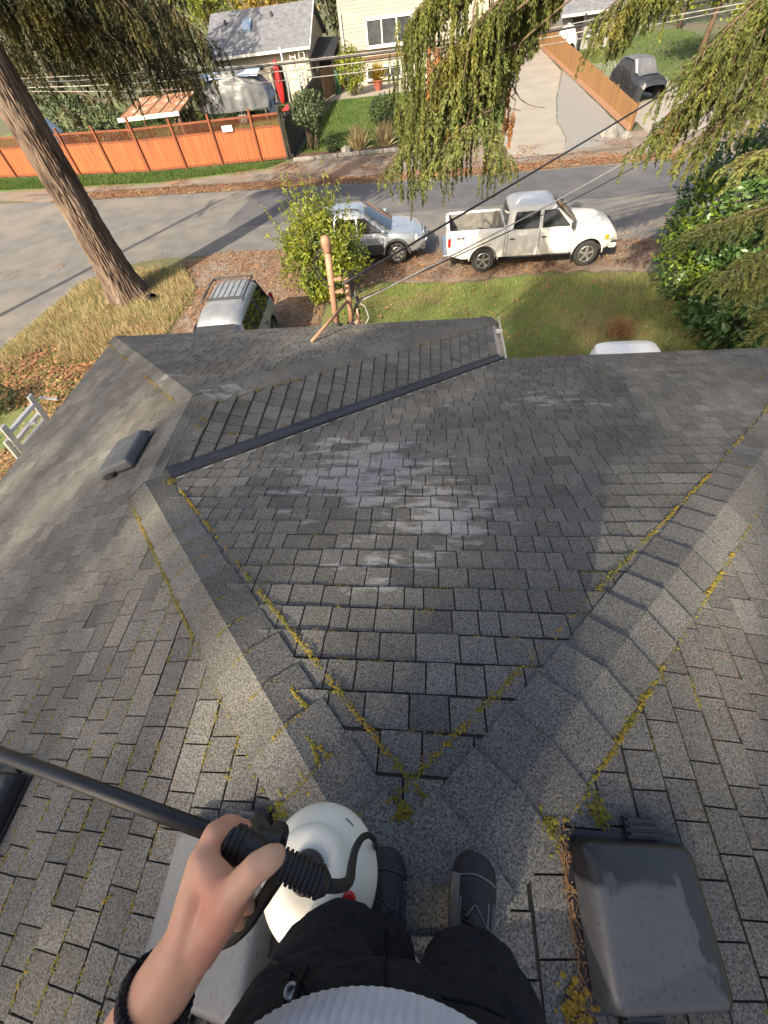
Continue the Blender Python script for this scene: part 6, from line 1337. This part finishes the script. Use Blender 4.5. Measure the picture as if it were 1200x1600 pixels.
# forearm, wrist, palm, thumb and fingers of the left hand
wr = H(290, 1480, .352); fa = H(226, 1588, .352); el = fa+unit(fa-wr)*.20+np.array([0, 0, -.03])
capsule(b, el, .040, fa, .0285); capsule(b, fa, .0285, wr, .0225); capsule(b, fa+CR*.004, .024, wr+CR*.008-CU*.002, .019)
palm = [((318, 1346, .362), .0145), ((326, 1372, .368), .0165), ((337, 1397, .374), .0165), ((349, 1419, .380), .0145)]
for (q, r_) in palm: capsule(b, wr, .0205, H(*q), r_)
for (qa, ra_), (qb, rb_) in zip(palm, palm[1:]): capsule(b, H(*qa), ra_, H(*qb), rb_)
capsule(b, wr+CR*.01, .020, H(356, 1412, .350), .0175); capsule(b, H(330, 1365, .352), .0135, H(356, 1400, .346), .016)
th = [((340, 1436, .347), .0175), ((367, 1393, .336), .0135), ((400, 1356, .331), .0115), ((421, 1343, .333), .0112), ((431, 1337, .336), .0092)]
for (qa, ra_), (qb, rb_) in zip(th, th[1:]): capsule(b, H(*qa), ra_, H(*qb), rb_)
ellip(b, H(401, 1356, .330), (.0122,)*3)
for q_ in ((318, 1350, .353), (324, 1374, .357), (334, 1398, .363)): ellip(b, H(*q_), (.0072,)*3)   # knuckles
for q_ in ((318, 1356, .352), (327, 1380, .356)): capsule(b, H(*q_), .0032, wr-CF*.017, .003, 8)   # tendons
fingers = [[((318, 1343, .366), .0115), ((334, 1302, .374), .0102), ((358, 1288, .388), .0096), ((382, 1296, .402), .0086)],
           [((318, 1368, .378), .0118), ((326, 1342, .402), .0108), ((356, 1345, .418), .0100), ((380, 1366, .412), .0090)],
           [((328, 1392, .388), .0115), ((332, 1378, .420), .0108), ((366, 1396, .428), .0096), ((388, 1416, .414), .0086)],
           [((340, 1416, .392), .0104), ((340, 1414, .424), .0096), ((358, 1430, .430), .0086), ((374, 1442, .416), .0078)]]
for f in fingers:
    for (qa, ra_), (qb, rb_) in zip(f, f[1:]): capsule(b, H(*qa), ra_, H(*qb), rb_, 14)
# upper arm, torso, neck, head, other arm, legs inside the clothes
shL, shR = np.array([-.185, -.05, 6.53]), np.array([.225, -.05, 6.53])
capsule(b, shL, .052, el, .043); capsule(b, shL, .055, (.02, -.05, 6.5), .08); capsule(b, shR, .055, (.02, -.05, 6.5), .08)
ellip(b, (.02, -.035, 6.38), (.155, .10, .2)); ellip(b, (.02, -.005, 6.12), (.145, .10, .16)); ellip(b, (.02, -.02, 5.98), (.155, .105, .12))
capsule(b, (.02, -.05, 6.56), .058, (.02, -.03, 6.68), .055)
ellip(b, (.02, -.02, 6.80), (.075, .095, .115)); ellip(b, (.02, .01, 6.735), (.055, .07, .055)); capsule(b, (.02, .075, 6.80), .010, (.02, .092, 6.772), .014)   # skull, jaw, nose
for s in (-1, 1):
    ellip(b, (.02+s*.079, -.02, 6.79), (.01, .022, .032)); ellip(b, (.02+s*.032, .066, 6.805), (.014, .012, .009)); capsule(b, (.02+s*.02, .073, 6.82), .007, (.02+s*.048, .063, 6.822), .006)
capsule(b, (.0, .073, 6.742), .006, (.04, .073, 6.742), .006); capsule(b, (.004, .070, 6.733), .007, (.036, .070, 6.733), .007)
elR = np.array([.37, -.04, 6.27]); haR = np.array([.235, .14, 6.58]); capsule(b, shR, .052, elR, .043); capsule(b, elR, .042, haR, .029)
pR = haR+np.array([-.02, .045, .06]); capsule(b, haR, .026, pR, .03); capsule(b, haR, .02, pR+[.02, .01, 0], .026)
for k in range(4):
    q = pR+np.array([-.028+.019*k, .02, .03]); capsule(b, q, .0095, q+[-.02, .018, .035], .009, 12); capsule(b, q+[-.02, .018, .035], .009, q+[-.045, .008, .045], .0078, 12)
capsule(b, haR+[-.02, .02, .02], .014, pR+[-.05, .02, .0], .012, 12); capsule(b, pR+[-.05, .02, .0], .0115, pR+[-.07, .03, .025], .0095, 12)
hips = {-1: [(-.085, -.015, 5.96), (-.120, .022, 5.60), (-.058, -.05, 5.28)], 1: [(.095, -.015, 5.96), (.140, .0, 5.60), (.148, -.055, 5.28)]}
for s in (-1, 1): capsule(b, hips[s][0], .075, hips[s][1], .055); capsule(b, hips[s][1], .055, hips[s][2], .036)
body = own(remesh(b, 'body', .0033, M['skin'], pr, 5))
# hair
b = MB(); ellip(b, (.02, -.035, 6.825), (.086, .105, .11)); ellip(b, (.02, -.07, 6.77), (.08, .07, .09)); own(remesh(b, 'hair', .007, M['hair'], pr, 3, lambda p: .006*mnoise.noise((p[0]*60, p[1]*60, p[2]*25))))
# black jeans
b = MB()
ellip(b, (.01, .0, 6.03), (.182, .132, .13)); ellip(b, (.0, .005, 5.95), (.20, .132, .12)); capsule(b, (.02, .005, 6.0), .128, (.02, .008, 6.09), .126)
for s in (-1, 1):
    h0, h1, h2 = map(np.array, hips[s]); capsule(b, h0, .122, h1, .102); capsule(b, h1, .102, h2+[0, .015, .05], .09); capsule(b, h2+[0, .015, .05], .088, h2+[0, .02, .0], .084)
ellip(b, (.005, .0, 5.82), (.13, .095, .15))
def folds(p):
    x, y, z = p; d = .006*mnoise.noise((x*7, y*7, z*16))+.004*mnoise.noise((x*16+3, y*16, z*30)); k = math.exp(-((z-5.62)/.10)**2)+math.exp(-((z-5.34)/.07)**2)*1.3+.7*math.exp(-((z-5.9)/.08)**2)
    return d+.016*k*mnoise.noise((x*8, y*8, z*30+x*12))-.008*abs(mnoise.noise((x*5+z*4, y*5, z*17)))*2+.006*mnoise.noise((x*22, y*22, z*26))
jeans = own(remesh(b, 'jeans', .006, M['denim'], pr, 5, folds))
bvh = BVHTree.FromPolygons([v.co.copy() for v in jeans.data.vertices], [tuple(p.vertices) for p in jeans.data.polygons])
def onjeans(x, y, off=.0015):
    d = Vector(ray(x, y)).normalized(); hit = bvh.ray_cast(Vector(CAM), d)
    return None if hit[0] is None else np.array(hit[0]+hit[1]*off)
def seam(pxs, r, name, mat='seam', n=24):
    P_ = []; pxs = np.array(pxs, float); cum = np.r_[0, np.cumsum(np.linalg.norm(np.diff(pxs, axis=0), axis=1))]
    for t in np.linspace(0, cum[-1], n):
        q = onjeans(np.interp(t, cum, pxs[:, 0]), np.interp(t, cum, pxs[:, 1]))
        if q is not None: P_.append(q)
    if len(P_) > 2: b = MB(); b.tube(P_, r, 6, squash=.5); o = b.build(name, M[mat], jeans, smooth=True); o.matrix_parent_inverse = jeans.matrix_parent_inverse.inverted() if False else jeans.matrix_parent_inverse; anchored_child(o)
def anchored_child(o): o.matrix_parent_inverse = Matrix.Identity(4)
seam([(602, 1448), (600, 1500), (597, 1556)], .0022, 'fly_seam'); seam([(606, 1448), (605, 1500), (603, 1556)], .0012, 'fly_seam')
seam([(400, 1510), (425, 1500), (470, 1530), (490, 1570)], .0025, 'pocket_seam'); seam([(455, 1520), (445, 1560), (440, 1590)], .002, 'pocket_seam'); seam([(480, 1515), (466, 1545), (458, 1578)], .006, 'belt_loop')
seam([(690, 1560), (740, 1570), (790, 1592)], .002, 'pocket_seam'); seam([(340, 1592), (372, 1540), (410, 1504)], .0022, 'side_seam')
q = onjeans(456, 1553)
if q is not None: b = MB(); b.lathe([(.0085, 0), (.0085, .003), (.005, .005), (.004, .0035), (0, .0035)], q, unit(CAM-q), 18); o = b.build('rivet', M['metal'], jeans, smooth=True); anchored_child(o)
# ribbed white top
N_ = 240
def ribring(c, a, bb, z, amp, tilt=0.): return [(c[0]+(a+amp*(1 if k % 2 else -1))*math.cos(2*math.pi*k/N_), c[1]+(bb+amp*(1 if k % 2 else -1))*math.sin(2*math.pi*k/N_), z+tilt*math.sin(2*math.pi*k/N_)) for k in range(N_)]
b = MB(); c0 = (.018, .025)
b.loft([ribring((.018, .02), .160, .112, 6.125, 0), ribring(c0, .168, .120, 6.098, .0005), ribring(c0, .174, .1255, 6.094, .0002, .004), ribring(c0, .1775, .1285, 6.099, .0002, .004), ribring(c0, .1765, .1275, 6.106, .0028, .002), ribring(c0, .175, .126, 6.125, .003), ribring(c0, .174, .124, 6.145, .003), ribring((.018, .02), .176, .124, 6.16, .003), ribring((.02, .01), .178, .124, 6.2, .002), ribring((.02, -.02), .176, .122, 6.32, .0008), ribring((.02, -.035), .178, .120, 6.42, .0006), ribring((.02, -.045), .165, .10, 6.52, .0004), ribring((.02, -.05), .11, .075, 6.58, 0), ribring((.02, -.05), .062, .062, 6.60, 0)], caps=False)
own(b.build('ribbed_top', M['shirt'], pr, smooth=True))
for sh_, e_, nm in ((shL, el, 'sleeve'), (shR, elR, 'sleeve')):
    b = MB(); m_ = sh_+(e_-sh_)*.55; b.tube([sh_-(e_-sh_)*.15, sh_, sh_+(e_-sh_)*.3, m_], [.066, .074, .072, .070], 28, caps=False); own(b.build(nm, M['shirt'], pr, smooth=True))
# braided bracelet
b = MB(); ax = unit(wr-el); c = fa+(wr-fa)*.30; u_ = unit(np.cross(ax, CF)); v_ = np.cross(ax, u_); n = 120
for s in (0, 1, 2):
    P_ = [c+ax*(.005*math.sin(9*t*1.0*3+s*2.094))+(.0290+.0018*math.cos(27*t+s*2.094))*(math.cos(t)*u_+math.sin(t)*v_) for t in np.linspace(0, 2*math.pi, n)]; b.tube(P_, .0028, 6)
own(b.build('bracelet', M['bracelet'], pr, smooth=True))
# shoes
def shoe(x, y, z, yaw, inner):
    root = bpy.data.objects.new('shoe', None); col.objects.link(root); root.parent = pr; anchored(pr, root); root.scale = (1.14, 1.06, 1.05); root.location = (x, y, z); root.rotation_euler = (math.radians(-6), 0, yaw)
    st = [(-.145, .030, .06, 0), (-.14, .036, .085, 0), (-.11, .041, .105, 0), (-.06, .042, .115, 0), (-.02, .043, .110, 0), (.03, .046, .092, .002), (.07, .049, .074, .003), (.10, .048, .060, .004), (.125, .041, .050, .005), (.14, .030, .042, .004), (.148, .014, .034, .002)]
    rings = []
    for (yy, hw, h, ox) in st:
        rings.append([(ox*inner+hw*math.cos(a)*(1 if math.sin(a) < .2 else (1-.35*math.sin(a)**3)), yy, .018+max(0, h*math.sin(a)) if math.sin(a) > 0 else .018) for a in np.linspace(-.0, math.pi, 22)])
    b = MB(); b.loft(rings, closed=True, caps=True); up_ = b.build('upper', M['shoe'], root, smooth=True)
    srings = []
    out = [(yy, hw, ox) for (yy, hw, h, ox) in st]
    pts = [(ox*inner+hw+.004, yy) for yy, hw, ox in out]+[(ox*inner-hw-.004, yy) for yy, hw, ox in reversed(out)]
    b = MB(); b.loft([[(px_*.97, py_*.99, 0) for px_, py_ in pts], [(px_, py_, .008) for px_, py_ in pts], [(px_, py_, .024) for px_, py_ in pts], [(px_*.96, py_*.985, .027) for px_, py_ in pts]]); b.build('sole', M['sole'], root, auto=40)
    b = MB()
    for k in range(6):   # laces
        yy = -.005+.016*k; hh = .018+.112-.016*k*.95+.003; b.tube([(-.026, yy, hh-.010), (-.012, yy+.003, hh), (.012, yy+.005, hh), (.026, yy+.008, hh-.010)], .0028, 6); b.tube([(.026, yy, hh-.011), (0, yy+.009, hh+.001), (-.026, yy+.013, hh-.013)], .0024, 6)
    b.build('laces', M['shoe'], root, smooth=True)
    def onshoe(yy, a, off=.0015):
        ys = [s[0] for s in st]; hw = np.interp(yy, ys, [s[1] for s in st]); h = np.interp(yy, ys, [s[2] for s in st]); ox = np.interp(yy, ys, [s[3] for s in st])
        return np.array([ox*inner+(hw+off)*math.cos(a)*(1 if math.sin(a) < .2 else (1-.35*math.sin(a)**3)), yy, .018+(h+off)*math.sin(a)])
    b = MB(); b.tube([onshoe(.085+.02*math.sin(a), a) for a in np.linspace(.25, math.pi-.25, 18)], .002, 5); b.tube([onshoe(.055-.05*abs(math.cos(a)), a) for a in np.linspace(.35, math.pi-.35, 18)], .0018, 5)
    for a in (.45, .8, math.pi-.45, math.pi-.8): b.tube([onshoe(yy, a) for yy in np.linspace(-.08, .06, 12)], .0018, 5)
    b.build('overlay', M['shoe_grey'] if inner > 0 else M['shoe_trim'], root, smooth=True)
    return onshoe, root
f1, s1 = shoe(-.050, .012, 5.185, .06, -1); f2, s2 = shoe(.160, .020, 5.190, -.13, 1)
vs = []; ys_ = np.linspace(-.09, .10, 16); aa = np.linspace(math.pi-.02, math.pi-.75, 7)
for yy in ys_:
    for a in aa: vs.append(f2(yy, a, .0025))
mk('side_panel', vs, [(i*7+k, i*7+k+1, (i+1)*7+k+1, (i+1)*7+k) for i in range(15) for k in range(6)], M['shoe_grey'], s2, smooth=True)
# ---------------------------------------------------------------- sprayer
TC = np.array([-.205, .125, 5.135]); TC = TC-[0, .03, 0]; sp = thing('pump_sprayer', tuple(TC), 'cream plastic pump sprayer with black hose and wand standing beside the shoes', 'sprayer'); sp.rotation_euler = (-.13, .04, 0)
b = MB(); b.lathe([(.09, 0), (.1, .008), (.104, .03), (.106, .25), (.112, .275), (.131, .29), (.134, .302), (.130, .316), (.118, .336), (.10, .353), (.088, .362)], (0, 0, 0), n=56); b.build('tank', M['tank'], sp, smooth=True)
b = MB(); b.lathe([(.086, .352), (.088, .364), (.086, .376), (.080, .386), (.070, .392), (.055, .396), (.048, .396)], (-.012, .0, 0), n=56); b.build('funnel_collar', M['tank'], sp, smooth=True)
cp_ = np.array([-.012, 0, 0])
b = MB(); b.lathe([(.036, .385), (.037, .408), (.034, .413), (.028, .414), (.026, .407), (0, .407)], cp_, n=40); cap_ = b.build('cap', M['black'], sp, auto=35)
b = MB(); b.bar(cp_+[-.024, .01, .412], cp_+[.024, -.01, .412], .012, .014); 
for k in range(44): a = 2*math.pi*k/44; b.box(cp_+[.0375*math.cos(a), .0375*math.sin(a), .397], (.0025, .0025, .018))
b.build('cap_grip', M['black'], cap_)
b = MB(); b.lathe([(.013, 0), (.016, .004), (.016, .022), (.012, .026), (.004, .026), (.003, .022), (0, .022)], (.076, -.036, .352), (.2, -.15, 1), 22); b.build('pressure_valve', M['red'], sp, auto=35)
b = MB(); b.lathe([(.019, -.015), (.019, .004), (.015, .006)], (.076, -.036, .350), (.2, -.15, 1), 20); b.build('valve_seat', M['black'], sp)
b = MB()
for k in range(3):
    P_ = [np.array([.1285*math.cos(a)*(.92-.02*k), .1285*math.sin(a)*(.92-.02*k), .331+.006*k]) for a in np.linspace(.75+.07*k, 1.2-.05*k, 10)]; b.tube(P_, .0012, 5, squash=.4)
b.build('printed_mark', M['black'], sp)
b = MB(); b.tube([(-.13, .02, .30), (-.142, .01, .36), (-.135, -.05, .365), (-.128, -.06, .30)], .011, 10); b.build('carry_handle', M['black'], sp, smooth=True)
def osp(o): anchored(sp, o); return o
ho = [H(512, 1384, .385), H(532, 1384, .41), H(546, 1375, .455), H(550, 1350, .53), H(556, 1325, .62), H(567, 1308, .72), H(579, 1306, .82), H(586, 1318, .92), H(584, 1335, 1.0), H(570, 1350, 1.06)]
b = MB(); b.tube(spline(ho), .0058, 12); osp(b.build('hose', M['rubber'], sp, smooth=True))
g0, g1 = H(512, 1384, .385), H(338, 1302, .385); gd = unit(g1-g0); GL = np.linalg.norm(g1-g0)
b = MB(); prof = [(.0, 0), (.008, 0), (.012, .006)]; z = .008
while z < .072: prof += [(.0138, z), (.0138, z+.0022), (.0115, z+.0026), (.0115, z+.0044)]; z += .005
prof += [(.0135, z), (.0138, GL-.035), (.015, GL-.03)]; z = GL-.03
while z < GL: prof += [(.0155, z), (.0155, z+.0025), (.014, z+.003), (.014, z+.0045)]; z += .0055
prof += [(.012, GL+.004), (.0, GL+.006)]
b.lathe(prof, g0, gd, 28); osp(b.build('grip', M['black'], sp, auto=30))
wt = H(-70, 1152, .53); b = MB(); b.tube([g1-gd*.01, g1+(wt-g1)*.5, wt, wt+(wt-g1)*.35-np.array([0, 0, .05])], [.0078, .0076, .0074, .0074], 16); osp(b.build('wand', M['black'], sp, smooth=True))
hd = [H(440, 1360, .395), H(424, 1385, .402), H(405, 1414, .42), H(388, 1440, .434), H(366, 1462, .445), H(346, 1472, .45)]
b = MB(); b.tube(spline(hd), .0075, 12, squash=.7); osp(b.build('handle', M['black'], sp, smooth=True))
b = MB(); b.tube(spline([H(360, 1330, .40), H(352, 1372, .425), H(350, 1410, .44), H(352, 1452, .452)]), .009, 10, squash=.6); osp(b.build('trigger', M['black'], sp, smooth=True))
vb = H(414, 1303, .47); b = MB(); b.tube([H(398, 1318, .44), H(436, 1326, .44)], .017, 14); b.tube([H(402, 1300, .47), H(412, 1318, .44)], .015, 14); b.tube([H(405, 1284, .5), H(402, 1302, .47)], .012, 12); b.tube([H(436, 1300, .47), H(430, 1322, .44)], .012, 12)
for k in range(10): a = 2*math.pi*k/10; b.box(H(404, 1300, .47)+.0155*(math.cos(a)*CR+math.sin(a)*CF), (.004, .012, .004))
osp(b.build('shut_off_valve', M['black'], sp, auto=40))
